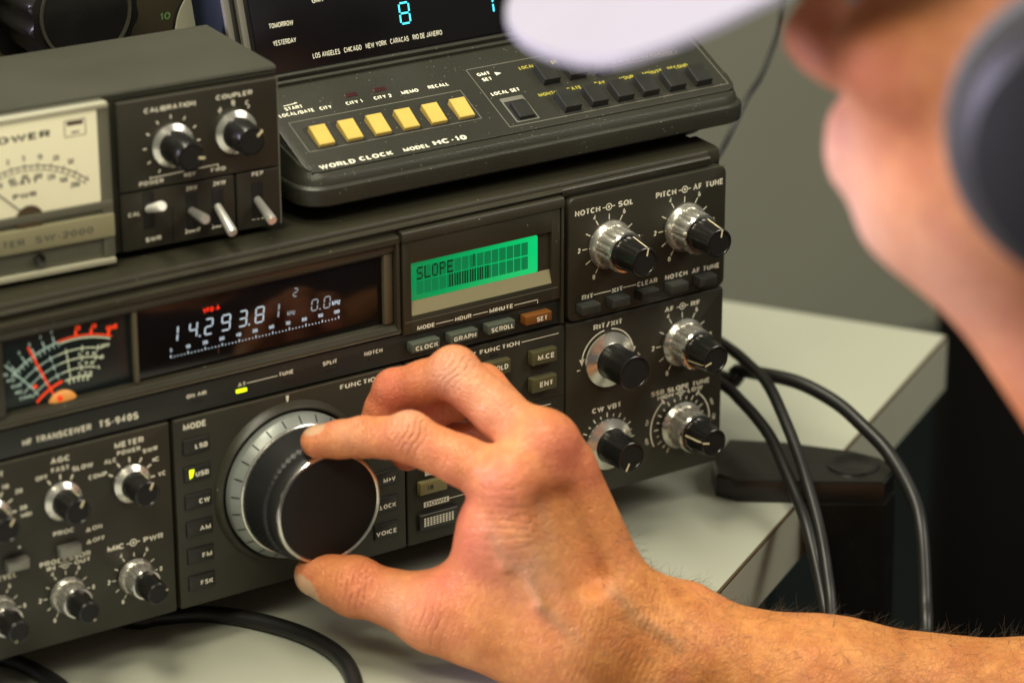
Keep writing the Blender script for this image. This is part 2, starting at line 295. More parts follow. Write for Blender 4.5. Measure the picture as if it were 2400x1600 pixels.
def stroke(P, t):
    P = [p for i, p in enumerate(P) if i == 0 or math.hypot(p[0]-P[i-1][0], p[1]-P[i-1][1]) > 2e-3]
    P = np.array(P, float); n = len(P); closed = n > 3 and np.linalg.norm(P[0]-P[-1]) < 1e-6
    if closed: P = P[:-1]; n -= 1
    V = []; F = []
    for i in range(n):
        a = P[i-1] if (i > 0 or closed) else None; b = P[(i+1) % n] if (i < n-1 or closed) else None
        d0 = (P[i]-a)/np.linalg.norm(P[i]-a) if a is not None else None; d1 = (b-P[i])/np.linalg.norm(b-P[i]) if b is not None else None
        if d0 is None: d0 = d1
        if d1 is None: d1 = d0
        m_ = np.array([-(d0+d1)[1], (d0+d1)[0]]); l = np.linalg.norm(m_)
        if l < 1e-6: m_ = np.array([-d0[1], d0[0]]); l = 1
        m_ /= l; c = max(.45, m_@np.array([-d0[1], d0[0]])); V += [tuple(P[i]-m_*t/2/c), tuple(P[i]+m_*t/2/c)]
    for i in range(n if closed else n-1): j = (i+1) % n; F.append([2*i, 2*j, 2*j+1, 2*i+1])
    return V, F
def glyphs(t, bold):
    if (t, bold) in _G: return _G[(t, bold)]
    th = .15+bold*1.9; x = 0.0; V = []; F = []
    for ch in t:
        w_, S_ = GL.get(ch, GL.get(ch.upper(), GL[' ']))
        for q in S_:
            v, f = stroke([(x+th/2+p[0]*max(.001, w_-th), th/2+p[1]*(1-th)) for p in q], th); o = len(V); V += v; F += [[k+o for k in g] for g in f]
        x += w_+.085
    xs = [v[0] for v in V] or [0, 1]; _G[(t, bold)] = (V, F, (min(xs), max(xs))); return _G[(t, bold)]
CAPH = 1.0
SEG = {'0': 'abcdef', '1': 'bc', '2': 'abged', '3': 'abgcd', '4': 'fgbc', '8': 'abcdefg', '9': 'abcdfg'}
def seg7(mb, ch, x0, x1, z0, z1, y, m, w=0.38, sl=0.12, gap=0.25):
    zm = (z0+z1)/2; sx = lambda x, z: x+(z-z0)*sl
    P = {'a': (x0+gap, z1, x1-gap, z1), 'g': (x0+gap, zm, x1-gap, zm), 'd': (x0+gap, z0, x1-gap, z0), 'f': (x0, zm+gap, x0, z1-gap), 'b': (x1, zm+gap, x1, z1-gap), 'e': (x0, z0+gap, x0, zm-gap), 'c': (x1, z0+gap, x1, zm-gap)}
    for k in SEG[ch]:
        a, b, c, d = P[k]; mb.line(sx(a, b), b, sx(c, d), d, w, y, m)
# ------------------------------------------------------------------ setting: floor, desk, partition
def plane_poly(name, pts, z0, z1, m):
    b = MB(); b.loft([[(x, y, z0) for x, y in pts], [(x, y, z1) for x, y in pts]], m); return b
ED = np.array([0.843, 0.538]); EN = np.array([0.538, -0.843]); E0 = np.array([420.5, -25.0])    # front edge of the desk, turned 32 degrees to the radio
def ep(a, n): p = E0+ED*a-EN*n; return (float(p[0]), float(p[1]))
fl = MB(); fl.add([(-3000, -3000, -730), (4000, -3000, -730), (4000, 3000, -730), (-3000, 3000, -730)], [[0, 1, 2, 3]], 'floor')
structure(fl.build('floor'))
desk = thing('desk', (*ep(-100, 400), -730), 'pale grey laminate desk with a thin brown seam along its front edge', 'desk')
b = plane_poly('t', [ep(-900, 1.2), ep(213, 1.2), ep(213, 900), ep(-900, 900)], -27, 0, 'desk'); top = b.build('tabletop', desk)
b = plane_poly('t', [ep(-900, 0), ep(213, 0), ep(213, 1.1), ep(-900, 1.1)], -27, -1.3, 'deskedge'); b.build('edge_band', desk)
b = plane_poly('t', [ep(-900, 0.1), ep(213, 0.1), ep(213, 1.15), ep(-900, 1.15)], -1.28, -0.15, 'seam'); b.build('edge_seam', desk)
for a, n in ((-850, 60), (180, 120), (-850, 840), (180, 840)):
    b = plane_poly('t', [ep(a-20, n-20), ep(a+20, n-20), ep(a+20, n+20), ep(a-20, n+20)], -730, -27.1, 'deskedge'); b.build('leg', desk)
b = plane_poly('t', [ep(-860, 60), ep(150, 60), ep(150, 64), ep(-860, 64)], -520, -27.1, 'teal'); b.build('dark_filler_panel', desk)  # dark panel added to keep the view under the desk dark
b = plane_poly('t', [(-2500, 1500), (4500, 1500), (4500, 1520), (-2500, 1520)], -729.9, 2600, 'wall'); structure(b.build('wall'))
ch_ = thing('dark_filler_chair', (903.8, 133.2, -730), 'black chair back added to darken the area beyond the end of the pale desk', 'chair')  # added black shape that keeps the area past the desk end dark
CX_ = (np.array([[0.84, 0.55, 0.0], [-0.55, 0.84, 0.0], [-0.0, -0.0, 1.0]], float), np.array([903.85, 133.18, -180.5], float))
b = MB(CX_); b.plate(-205, 205, -300, 230, -18, 18, 'chairm', 70, 14, 8); b.build('backrest', ch_)
b = MB(CX_); b.box(-25, 25, 22, 36, -560, 60, 'black'); b.build('upright', ch_)
b = MB((CX_[0], CX_[1])); b.plate(-220, 220, -480, -400, 30, 470, 'chairm', 30, 10, 6); b.build('seat', ch_)
# ------------------------------------------------------------------ HF transceiver (front face on Y=0, right edge at X=401)
radio = thing('radio_transceiver', (200, 170, 0), 'dark olive ham radio transceiver with a big tuning knob and a green lit screen', 'radio transceiver')
b = MB(); b.extr_x([(14, 20), (340, 20), (340, 152), (30, 154.5), (14, 154.2)], 3, 398, 'cover'); b.build('cover', radio)
b = MB()
b.extr_x([(20, 154.9), (5, 154.9), (3.6, 154.3), (3.0, 153.2), (3.0, 152.7), (1.8, 152.4), (1.0, 151.7), (1.0, 151.2), (2.2, 150.9), (2.4, 148.9), (2.4, 141), (20, 141)], 0.5, 322.6, 'bezel')
b.extr_x([(20, 154.9), (5, 154.9), (3.6, 154.3), (3.0, 153.2), (3.0, 152.7), (1.8, 152.4), (1.4, 151.7), (1.6, 150.2), (2.6, 148.4), (20, 148.4)], 322.6, 394, 'bezel')
b.add([], [], 'bezel')
b.extr_x([(20, 154.9), (6, 154.5), (4.4, 153.6), (3.6, 150.5), (4.0, 148.4), (20, 148.4)], 394, 400.2, 'bezel')
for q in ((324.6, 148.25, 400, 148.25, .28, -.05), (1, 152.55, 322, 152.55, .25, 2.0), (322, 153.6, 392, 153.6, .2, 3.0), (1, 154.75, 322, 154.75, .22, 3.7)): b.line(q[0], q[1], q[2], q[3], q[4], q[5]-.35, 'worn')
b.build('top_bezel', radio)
b = MB(); b.box(0.8, 400.6, 4.5, 14, 19.5, 150, 'dark'); b.build('chassis_front', radio)
PR = {}
def panel(key, x0, x1, z0, z1, yf, m='panel', r=1.2, c=0.6):
    b = MB(); b.plate(x0, x1, z0, z1, yf, 6, m, r, c, 4); PR[key] = b.build('control_panel', radio); return PR[key]
panel('left', 0.6, 146.4, 18.2, 96.0, 0, r=1.0); panel('mid', 148.0, 247.9, 18.2, 96.0, 0, r=0.8)
panel('keys', 248.7, 322.7, 18.2, 96.0, 0, r=0.8); panel('low', 323.3, 401, 18.2, 95.6, 0, r=1.2, c=1.0)
panel('high', 324.2, 401, 96.2, 148.1, -0.2, r=3.2, c=0.7); panel('strip', 0.8, 322, 97.2, 108.3, 0.3, 'panel2', r=0.4, c=0.4)
LT = {k: MB() for k in PR}
SURF = {k: -0.06 for k in PR}; SURF['high'] = -0.26; SURF['strip'] = 0.24
def tx(k, *a, **kw): LT[k].text(a[0], a[1], a[2], a[3], a[4], SURF[k], *a[5:], **kw)
# window bezel and glass
b = MB(); zt, zb = 149, 108.9
b.extr_x([(2.4, 149.2), (-0.6, 148.6), (-0.8, 146.2), (0.4, 145.6), (0.4, 143.6), (1.4, 142.0), (4.4, 141.7), (10, 141.7), (10, 149)], 1.0, 246.6, 'bezel')
b.extr_x([(4.4, 113.3), (1.2, 112.3), (-0.7, 110.9), (-1.0, 109.7), (0.2, 109.0), (10, 109.0), (10, 113.3)], 1.0, 246.6, 'bezel')
b.box(241.0, 244.6, 1.8, 10, 113.3, 141.8, 'tuner'); b.box(245.2, 246.6, -0.6, 9, 109.8, 148.2, 'bezel'); b.box(70, 82.0, 0.5, 9.8, 113.2, 141.8, 'bezel')
b.box(134.8, 136.4, 2.2, 9, 113.2, 141.8, 'tuner')
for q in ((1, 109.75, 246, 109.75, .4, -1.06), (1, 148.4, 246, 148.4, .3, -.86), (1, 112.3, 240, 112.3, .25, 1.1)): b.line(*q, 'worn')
b.build('window_bezel', radio)
b = MB(); b.box(136.4, 241.0, 3.6, 9.5, 113, 141.9, 'glass'); dg = b.build('frequency_display', radio)
Y = 3.5
b = MB()
for ch, x0, x1 in (('1', 151.6, 153.0), ('4', 158.0, 161.0), ('2', 164.5, 167.5), ('9', 171.5, 174.9), ('3', 178.8, 181.9), ('8', 185.8, 189.1)): seg7(b, ch, x0, x1, 125.5, 131.4, Y, 'digit', 0.5)
seg7(b, '1', 193.8, 195.6, 125.6, 131.2, Y, 'digitdim', 0.55)
for x in (162.1, 182.9): b.quad(x, x+.6, 125.2, 125.8, Y, 'digit')
seg7(b, '2', 202.3, 204.0, 132.5, 135.6, Y, 'digitdim', 0.36); seg7(b, '0', 209.9, 212.4, 125.1, 129.4, Y, 'digitdim', 0.42); seg7(b, '0', 215.3, 217.8, 125.0, 129.4, Y, 'digitdim', 0.42)
b.quad(213.4, 213.9, 124.9, 125.4, Y, 'digitdim'); b.text('kHz', 199.6, 125.4, 203.0, 1.9, Y, 'digitdim', 0.0); b.text('kHz', 219.0, 125.3, 222.6, 2.1, Y, 'digit', 0.0)
for i in range(11):
    c_ = 150.2+7.05*i; t_ = '0' if i == 0 else str(100*i); b.textc(t_, c_+0.2, 121.75, 1.45, Y, 'digit', 0.012, 0.74)
for i in range(51): b.quad(150.0+1.43*i, 150.38+1.43*i, 119.5, 119.5+(1.1 if i % 5 == 0 else .5), Y, 'digit')
b.build('frequency_digits', dg)
b = MB(); b.text('VFO-A', 164.2, 134.1, 171.2, 1.9, Y, 'redled', 0.05); b.quad(169.6, 170.3, 116.8, 119.2, Y, 'redoff'); b.build('vfo_indicator', dg)
b = MB(); b.box(82.0, 134.8, 4.2, 9.5, 113, 141.9, 'meterbg'); me_ = b.build('signal_meter', radio)
b = MB(); Y = 4.1; mx, mz = 112.0, 98.0
def marc(r, a0, a1, wd, m): b.arc(mx, mz, r, a0, a1, wd, Y, m)
marc(38.0, -42, -9, .6, 'mteal'); marc(37.2, -9, 22.5, .55, 'mcream'); marc(38.2, -10, 23, .6, 'mred')
for i, a in enumerate((-38, -31, -24.5, -18, -12)): b.ray(mx, mz, a, 37.8, 41.0, .5, Y, 'mteal'); b.textc('13579'[i], mx+42.6*math.sin(math.radians(a)), mz+42*math.cos(math.radians(a)), 1.5, Y, 'mteal')
for i, a in enumerate((1, 10, 20.5)): b.ray(mx, mz, a, 38, 40.4, 1.1, Y, 'mred'); b.textc(('20', '40', '60dB')[i], mx+(40.8+.3)*math.sin(math.radians(a+1)), mz+40.2*math.cos(math.radians(a)), 1.9, Y, 'mred', .05)
for a in range(-40, -9, 3): b.ray(mx, mz, a, 36.2, 38, .4, Y, 'mteal')
for r, a0, a1 in ((33.2, -44, 19), (29.6, -45, 19), (25.8, -44, 18)):
    marc(r, a0, -12, .42, 'mteal'); marc(r, -12, a1, .48, 'mcream')
    for a in range(-39, a1-2, 11): b.ray(mx, mz, a, r-1.5, r+1.2, .4, Y, 'mcream' if a > -12 else 'mteal')
    for i, a in enumerate((-6, 3, 9, 14)): b.textc(('0', '5', '10', '20')[i], mx+(r-2.9)*math.sin(math.radians(a)), mz+(r-2.9)*math.cos(math.radians(a)), 1.35, Y, 'mcream')
for r, a in ((33.6, 21), (29.2, 21), (25.2, 21)): b.textc({33.6: '100W', 29.2: 'dB', 25.2: 'A'}[r], mx+r*math.sin(math.radians(a)), mz+r*math.cos(math.radians(a)), 1.5, Y, 'mcream')
marc(22.8, -45, -14, 1.0, 'mred'); b.lathe(95.6, 120.4, [(Y+.05, .9), (Y, .85)], 'mred', 10)
marc(22.4, -12, 16, .6, 'mcream')
for a in range(-8, 16, 5): b.ray(mx, mz, a, 20.6, 22.4, .6, Y, 'mcream')
b.line(84.3, 131.3, 95.2, 119.4, .6, Y, 'mteal')
for i, t_ in enumerate(('S', 'PO', 'SWR', 'IC', 'COMP')): b.text(t_, 83.2+1.5*i, 127-2.6*i, 83.2+1.5*i+1.3+.9*len(t_), 1.2, Y, 'mteal')
b.build('meter_scale', me_)
b = MB(); b.line(93.6, 136.2, 102.6, 115.6, .75, 3.95, 'mred'); b.build('meter_needle', me_)
b = MB(); b.lathe(106.0, 110.6, [(4.1, 6.2), (3.5, 5.8), (2.9, 4.4), (2.6, 2)], 'amber', 28); b.lathe(104.6, 114.0, [(3.3, 1.6), (2.7, 1.0)], 'mred', 16)
b.build('meter_lamp', me_)
# LCD sub display
b = MB()
b.extr_x([(2.6, 150.3), (-1.0, 150.0), (-1.5, 149.2), (-1.5, 146.2), (10, 146.2), (10, 150.3)], 247.4, 321.5, 'bezel')
for x0, x1 in ((247.8, 251.4), (315.9, 319.7)): b.box(x0, x1, -0.9, 9, 108.2, 146.0, 'bezel')
b.box(251.4, 315.9, -0.9, 9, 136.9, 146.0, 'bezel'); b.box(251.4, 315.9, -0.9, 9, 108.2, 115.2, 'bezel')
b.box(320.3, 321.5, -1.2, 9, 97.4, 146.1, 'bezel')
b.line(248.4, 113.2, 318.7, 113.2, .28, -0.97, 'rib')
b.build('screen_bezel', radio)
b = MB(); b.add([(251.6, 0.4, 121.0), (315.6, 0.4, 121.0), (315.9, -0.8, 115.4), (251.6, -0.8, 115.4)], [[3, 2, 1, 0]], 'strip'); b.add([(310.0, .45, 121.0), (316, .45, 121.0), (316, .45, 137), (310.0, .45, 137)], [[0, 1, 2, 3]], 'bezel'); b.build('screen_ledge', radio)
b = MB(); b.plate(251.9, 310.1, 120.9, 136.3, 0.3, 5, 'lcd', .8, .2); lc = b.build('green_screen', radio)
b = MB(); Y = 0.22
def cell(i, j): return 254.6+3.42*i, 129.2-5.85*j
F5 = {'S': ['01111', '10000', '10000', '01110', '00001', '00001', '11110'], 'L': ['10000']*6+['11111'], 'O': ['01110']+['10001']*5+['01110'], 'P': ['11110', '10001', '10001', '11110', '10000', '10000', '10000'], 'E': ['11111', '10000', '10000', '11110', '10000', '10000', '11111']}
for i, ch in enumerate('SLOPE'):
    x, z = cell(i, 0)
    for r_ in range(7):
        for q in range(5):
            if F5[ch][r_][q] == '1': b.quad(x+q*.57, x+q*.57+.56, z+(6-r_)*.74, z+(6-r_)*.74+.72, Y, 'lcdink')
for k in range(26): 
    x = 269.2+k*1.16
    if k < 16: b.quad(x, x+.55, 123.4, 128.7, Y, 'lcdink')
b.quad(280.3, 280.75, 129.7, 134.8, Y, 'lcdink')
b.build('screen_characters', lc)
b = MB(); M['lcdcell'] = mat('lcd_cell_tint', (0.0, 0.10, 0.04), 0.4, emit=(0.004, 0.70, 0.2), estr=0.17)
for i in range(15):
    for j in range(2):
        x, z = cell(i, j); b.quad(x-.1, x+2.95, z-.1, z+5.2, 0.26, 'lcdcell')
b.build('screen_cells', lc)
# LCD legend and strip legend
Lk = MB()
for t_, x0, x1 in (('MODE', 253.7, 261.5), ('HOUR', 270.9, 278.4), ('MINUTE', 286.7, 297.5)): Lk.text(t_, x0, 109.0, x1, 1.75, -0.97)
for x0, x1 in ((262.2, 270.2), (279.1, 286.0), (298.2, 309.3)): Lk.line(x0, 109.9, x1, 109.9, .3, -0.97, 'white')
Lk.line(309.2, 109.9, 309.2, 108.3, .3, -0.97, 'white'); Lk.build('printed_lettering', PR['strip'])
tx('strip', 'HF TRANSCEIVER', 87.5, 100.3, 115.0, 2.5); tx('strip', 'TS-940S', 118.3, 100.2, 134.2, 2.8)
tx('strip', 'ON AIR', 154.2, 103.3, 162.6, 1.6); tx('strip', 'AT', 175.8, 103.0, 179.0, 1.6); tx('strip', 'TUNE', 193.5, 103.3, 199.5, 1.6); tx('strip', 'SPLIT', 212.4, 103.2, 218.5, 1.7); tx('strip', 'NOTCH', 230.7, 103.1, 238.8, 1.7)
LT['strip'].line(179.6, 103.8, 192.8, 103.8, .3, SURF['strip'], 'white')
for x, m in ((158.2, 'ledoff'), (177.2, 'yled'), (197.0, 'ledoff'), (215.8, 'ledoff'), (234.6, 'ledoff')):
    b = MB(); b.plate(x-2.25, x+2.25, 100.7, 102.1, -0.1 if m == 'yled' else 0.1, 2, m, .2, .15, 2); b.build('indicator_lamp', radio)
def button(x0, x1, z0, z1, h, m, t=None, tb=None, th=1.9, led=None, base=0.0, name='push_button', tm='white', ch=0.5):
    b = MB(); b.plate(x0-.45, x1+.45, z0-.45, z1+.45, base-0.05, base+.4, 'dark', .4, .1, 2); b.plate(x0, x1, z0, z1, base-h, base+.5, m, .35, ch, 2)
    if t: b.text(t, tb[0], tb[1], tb[2], th, base-h-.05, tm)
    if led: b.add(*led)
    return b.build(name, radio)
# depth-corrected caps of the strip buttons
for t_, x0, x1, m in (('CLOCK', 249.7, 262.3, 'greybtn'), ('GRAPH', 267.1, 279.7, 'greybtn'), ('SCROLL', 284.3, 296.9, 'greybtn'), ('SET', 301.8, 314.2, 'brownbtn')):
    wd = 10.2 if t_ != 'SET' else 4.9; xe = x1-.9 if t_ != 'SET' else x1-2.4
    button(x0, x1, 101.2, 105.0, 4.0, m, t_, (xe-wd if t_ != 'SET' else xe-4.8, 101.9, xe), 1.9, base=.3, ch=.35)
# mode column
for i, (t_, wd) in enumerate((('LSB', 5.3), ('USB', 5.6), ('CW', 4.6), ('AM', 4.8), ('FM', 4.2), ('FSK', 5.3))):
    zt = 87.2-11.25*i; ld = None
    if t_ == 'USB': ld = ([(153.4, -.98, zt-.9), (155.6, -.98, zt-.9), (154.8, -.98, zt-4.0), (153.5, -.98, zt-4.6)], [[3, 2, 1, 0]], 'yled')
    button(151.6, 162.4, zt-5.8, zt, .9, 'blackbtn', t_, (161.6-wd, zt-4.2, 161.6), 2.0, ld)
tx('mid', 'MODE', 152.1, 91.0, 161.5, 2.5)
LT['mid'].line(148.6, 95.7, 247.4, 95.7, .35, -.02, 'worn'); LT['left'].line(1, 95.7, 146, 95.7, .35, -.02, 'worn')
LT['mid'].add([(195.8, -.06, 95.0), (197.2, -.06, 95.0), (196.9, -.06, 91.8), (196.2, -.06, 91.8)], [[3, 2, 1, 0]], 'white')
tx('mid', 'FUNCTION', 219.5, 91.9, 238.0, 2.0)
for t_, zt, wd in (('RIT', 70, 3.5), ('M>V', 53.4, 5.5), ('F.LOCK', 42.3, 9.4), ('VOICE', 31.2, 9.2)): button(233.2, 243.8, zt-6.0, zt, .7, 'blackbtn', t_, (243.0-wd, zt-4.7, 243.0), 1.95)
# keypad panel
tx('keys', 'MEMORY FUNCTION', 264.8, 92.2, 301.4, 1.9); LT['keys'].line(302.2, 93.1, 319.8, 93.1, .35, -.06, 'white')
LT['keys'].line(249.6, 93.1, 263.8, 93.1, .35, -.06, 'white')
button(305.2, 317.0, 83.1, 88.9, 3.2, 'olivebtn', 'M.CE', (307.8, 85.0, 315.5), 2.2); button(305.2, 317.0, 71.4, 77.4, 3.2, 'olivebtn', 'ENT', (308.8, 73.4, 314.8), 2.2)
button(283.4, 295.2, 83.1, 88.9, 3.2, 'olivebtn', 'HOLD', (286.3, 85.0, 293.9), 2.2); button(261.8, 273.6, 83.1, 88.9, 3.2, 'olivebtn', 'SCAN', (264.3, 85.0, 272.2), 2.2)
button(283.4, 295.2, 71.4, 77.4, 3.2, 'olivebtn', 'M.IN', (286.3, 73.4, 293.9), 2.2); button(261.8, 273.6, 71.4, 77.4, 3.2, 'olivebtn', 'A=B', (264.3, 73.4, 272.2), 2.2)
for x in (289.3, 267.7): b = MB(); b.plate(x-2.0, x+2.0, 89.9, 91.2, -.1, 1, 'ledoff', .5, .1, 2); b.build('indicator_lamp', radio)
LT['keys'].line(249.2, 66.2, 322.2, 66.2, .35, -.06, 'dark')
LT['keys'].line(272, 63.6, 316.0, 63.6, .35, -.06, 'white'); 
KY = (('1.8', '3.5', '7'), ('10', '14', '18'), ('21', '24.5', '28'))
for r_ in range(2):
    for q in range(4):
        x = 253.2+(67/4)*q; z = 52.4-13.4*r_+(0.6 if r_ == 0 else .7); t_ = (('1.8', '3.5', '7', '10'), ('18', '21', '24.5', '28'))[r_][q]
        button(x, x+12.6, z, z+5.4, 2.4, 'khakibtn', t_, (x+3.2, z+1.7, x+3.2+1.45*max(2, len(t_))), 2.2, tm='inkprint')
        LT['keys'].quad(x+3.6, x+8.6, z+6.9, z+10.1, -.06, 'white'); LT['keys'].textc(str(4*r_+q+2), x+6.1, z+7.4, 2.1, -.09, 'inkprint')
LT['keys'].quad(256.1, 267.8, 33.2, 35.5, -.06, 'white'); LT['keys'].text('DOWN', 257.0, 33.55, 266.8, 1.6, -.09, 'inkprint', 0); LT['keys'].line(267.8, 34.4, 298, 34.4, .35, -.06, 'white'); LT['keys'].quad(298, 308, 33.2, 35.5, -.06, 'white'); LT['keys'].text('UP', 300, 33.55, 306, 1.6, -.09, 'inkprint', 0)
for x0 in (253.2, 296.0):
    b = MB(); b.plate(x0-.6, x0+18.0, 23.6, 31.4, -.1, .5, 'dark', .4, .1, 2); b.plate(x0, x0+17.6, 24.2, 31.0, -1.6, .5, 'blackbtn', .3, .3, 2); b.line(x0+.3, 30.75, x0+17.3, 30.75, .35, -1.62, 'silbtn')
    for i in range(10):
        for j in range(5): b.quad(x0+2.0+1.42*i, x0+2.95+1.42*i, 25.7+.76*j, 26.25+.76*j, -1.66, 'white')
    b.build('rocker_button', radio)
# right panels
tx('high', 'NOTCH', 327.2, 140.4, 339.3, 2.4); tx('high', 'SQL', 347.9, 140.5, 354.9, 2.4); tx('high', 'PITCH', 366.1, 140.4, 376.1, 2.5); tx('high', 'AF TUNE', 384.4, 140.4, 399.1, 2.5)
def odot(k, cx, cz, a=2.4):
    s_ = SURF[k]; LT[k].arc(cx, cz, 1.3, 0, 360, .42, s_, 'white'); LT[k].lathe(cx, cz, [(s_+.01, .55), (s_, .5)], 'white', 12)
    for q in (-1, 1): LT[k].line(cx+q*1.4, cz, cx+q*(1.4+a*.62), cz, .42, s_, 'white')
odot('high', 343.4, 141.6, 2.6); odot('high', 380.3, 141.7, 2.6); odot('low', 380.2, 91.6, 2.3); odot('low', 380.0, 53.7, 2.0); odot('left', 129.4, 51.3, 2.2); odot('left', 101.4, 49.6, 2.0)
def ticks(k, cx, cz, r0, r1, a0, st, n, wd=.42, longs=None):
    for i in range(n): LT[k].ray(cx, cz, a0+st*i, r0, r1 if (longs is None or i % longs == 0) else r0+(r1-r0)*.62, wd, SURF[k], 'white')
def nums(k, cx, cz, r, h=2.0):
    for i in range(0, 11, 2):
        a = math.radians(-150+30*i); LT[k].textc(str(i), cx+r*math.sin(a), cz+r*math.cos(a)-h/2, h, SURF[k], asp=1.05)
for k, cx, cz in (('high', 343.6, 125.9), ('high', 380.3, 125.9), ('low', 380.2, 76.2)): ticks(k, cx, cz, 10.4, 12.8, -150, 30, 11); nums(k, cx, cz, 14.4, 2.1)
for t_, x0, x1 in (('RIT', 330.7, 336.0), ('XIT', 345.1, 350.3), ('CLEAR', 357.4, 367.4), ('NOTCH', 371.2, 382.3), ('AF TUNE', 384.5, 398.0)): tx('high', t_, x0, 104.7, x1, 2.1)
for x0, x1 in ((336.4, 344.7), (350.6, 357.0)): LT['high'].line(x0, 105.9, x1, 105.9, .35, SURF['high'], 'white')
for x0 in (327.9, 342.2, 356.6, 370.9, 385.2): button(x0, x0+8.8, 100.0, 103.9, 5.0, 'satbtn', base=-.2, ch=.7)
tx('low', 'RIT/XIT', 336.5, 90.5, 350.3, 2.3); tx('low', 'AF', 371.4, 90.6, 375.6, 2.1); tx('low', 'RF', 384.4, 90.5, 388.8, 2.1); tx('low', 'CW VBT', 336.1, 54.4, 350.1, 2.2)
tx('low', 'SSB SLOPE TUNE', 365.2, 55.0, 394.4, 2.1); tx('low', 'HIGH', 368.4, 52.7, 376.3, 1.9); tx('low', 'LOW', 383.6, 52.7, 391.2, 1.9)
s_ = SURF['low']
for a0, a1, hd in ((-82, -8, -82), (8, 82, 82)):
    LT['low'].arc(343.5, 76.9, 12.6, a0, a1, .55, s_, 'white'); a = math.radians(hd); x, z = 343.5+12.6*math.sin(a), 76.9+12.6*math.cos(a)
    LT['low'].add([(x-1.3, s_, z+.6), (x, s_, z-2.3), (x+1.3, s_, z+.6)], [[0, 1, 2]], 'white')
LT['low'].line(328.6, 74.8, 330.2, 74.8, .4, s_, 'white'); LT['low'].line(357.6, 75.2, 359.4, 75.2, .4, s_, 'white'); LT['low'].line(358.5, 74.3, 358.5, 76.1, .4, s_, 'white')
ticks('low', 343.5, 40.0, 11.4, 13.4, -150, 15, 21, .45, 2); tx('low', 'OFF', 334.0, 26.2, 338.0, 1.5)
ticks('low', 380.0, 39.6, 10.8, 13.0, -150, 15, 21, .45, 2)
for a0, a1, hd in ((-118, -36, -36), (36, 92, 36)):
    LT['low'].arc(380.0, 39.6, 14.8, a0, a1, .55, s_, 'white'); a = math.radians(hd); x, z = 380+14.8*math.sin(a), 39.6+14.8*math.cos(a)
    LT['low'].ray(380, 39.6, hd, 13.6, 16.0, .9, s_, 'white')
for t_, a, sd in (('CUT', -75, 1), ('LOW', -103, 1), ('HIGH', 68, -1), ('CUT', 92, -1)):
    V_, F_, (q0, q1) = glyphs(t_, .018); hh = 1.5; kk = hh/CAPH; aa = math.radians(a); ux, uz = sd*math.cos(aa)*-1*-1, -sd*math.sin(aa)*1
    cx, cz = 380+17.2*math.sin(aa), 39.6+17.2*math.cos(aa); tx_, tz_ = math.cos(aa), -math.sin(aa); nx_, nz_ = math.sin(aa), math.cos(aa)
    LT['low'].add([(cx+(p-(q0+q1)/2)*kk*.8*tx_+(q*kk-hh/2)*nx_, s_, cz+(p-(q0+q1)/2)*kk*.8*tz_+(q*kk-hh/2)*nz_) for p, q in V_], F_, 'white')
# left panel legend
for t_, x0, x1, z, h in (('AGC', 97.9, 105.5, 90.7, 2.2), ('FAST', 98.0, 105.0, 87.2, 1.9), ('SLOW', 106.3, 114.8, 85.8, 1.9), ('OFF', 91.6, 96.3, 85.5, 1.8), ('METER', 123.7, 135.7, 90.6, 2.3), ('POWER', 124.6, 134.2, 87.6, 1.8), ('SWR', 135.0, 141.2, 86.0, 1.8), ('IC', 138.9, 141.7, 81.6, 1.8), ('VC', 140.9, 144.0, 75.3, 1.8), ('COMP', 112.6, 120.2, 80.9, 1.8), ('ALC', 119.2, 124.2, 85.4, 1.8), ('PROC', 97.2, 105.6, 61.9, 1.9), ('ON', 113.0, 117.1, 60.5, 1.8), ('OFF', 112.9, 117.8, 55.6, 1.8), ('PROCESSOR', 91.1, 111.8, 50.8, 2.1), ('IN', 93.8, 97.3, 48.7, 1.8), ('OUT', 105.0, 111.4, 48.6, 1.8), ('MIC', 118.6, 125.5, 50.0, 2.2), ('PWR', 133.6, 141.8, 50.1, 2.2), ('RF ATT', 68, 79, 90.7, 2.2), ('10', 78.2, 81.0, 85.6, 1.8), ('20', 83.1, 86.2, 82.6, 1.8), ('30', 84.6, 87.6, 75.7, 1.8), ('(dB)', 85.0, 89.2, 72.8, 1.6), ('VOX LEVEL', 64, 81.6, 50.0, 2.1)): tx('left', t_, x0, z, x1, h)
for cx, cz, al in ((101.4, 75.9, (-30, 0, 30)), (129.5, 75.9, (-60, -30, 0, 30, 60, 90)), (73.3, 75.9, (-30, 0, 30, 60, 90))):
    for a in al: LT['left'].ray(cx, cz, a, 8.1, 10.1, .7, SURF['left'], 'white')
for cx in (129.4, 101.3, 73.3): ticks('left', cx, 37.7, 7.9, 9.5, -150, 30, 11, .4); nums('left', cx, 37.7, 10.9, 1.9)
for z, up in ((61.3, 1), (56.4, 0)): LT['left'].quad(110.4, 112.4, z-.9, z, SURF['left'], 'white'); LT['left'].quad(110.9, 111.9, z, z+.8, SURF['left'], 'white')
for x0 in (98.4, 77.4): button(x0, x0+8.6, 53.6, 58.0, 3.4, 'silbtn', ch=.6)
LT['left'].add([(82.8, -.06, 61.0), (84.4, -.06, 61.0), (83.6, -.06, 62.2)], [[0, 1, 2]], 'white')
for k in LT: LT[k].build('printed_lettering', PR[k])
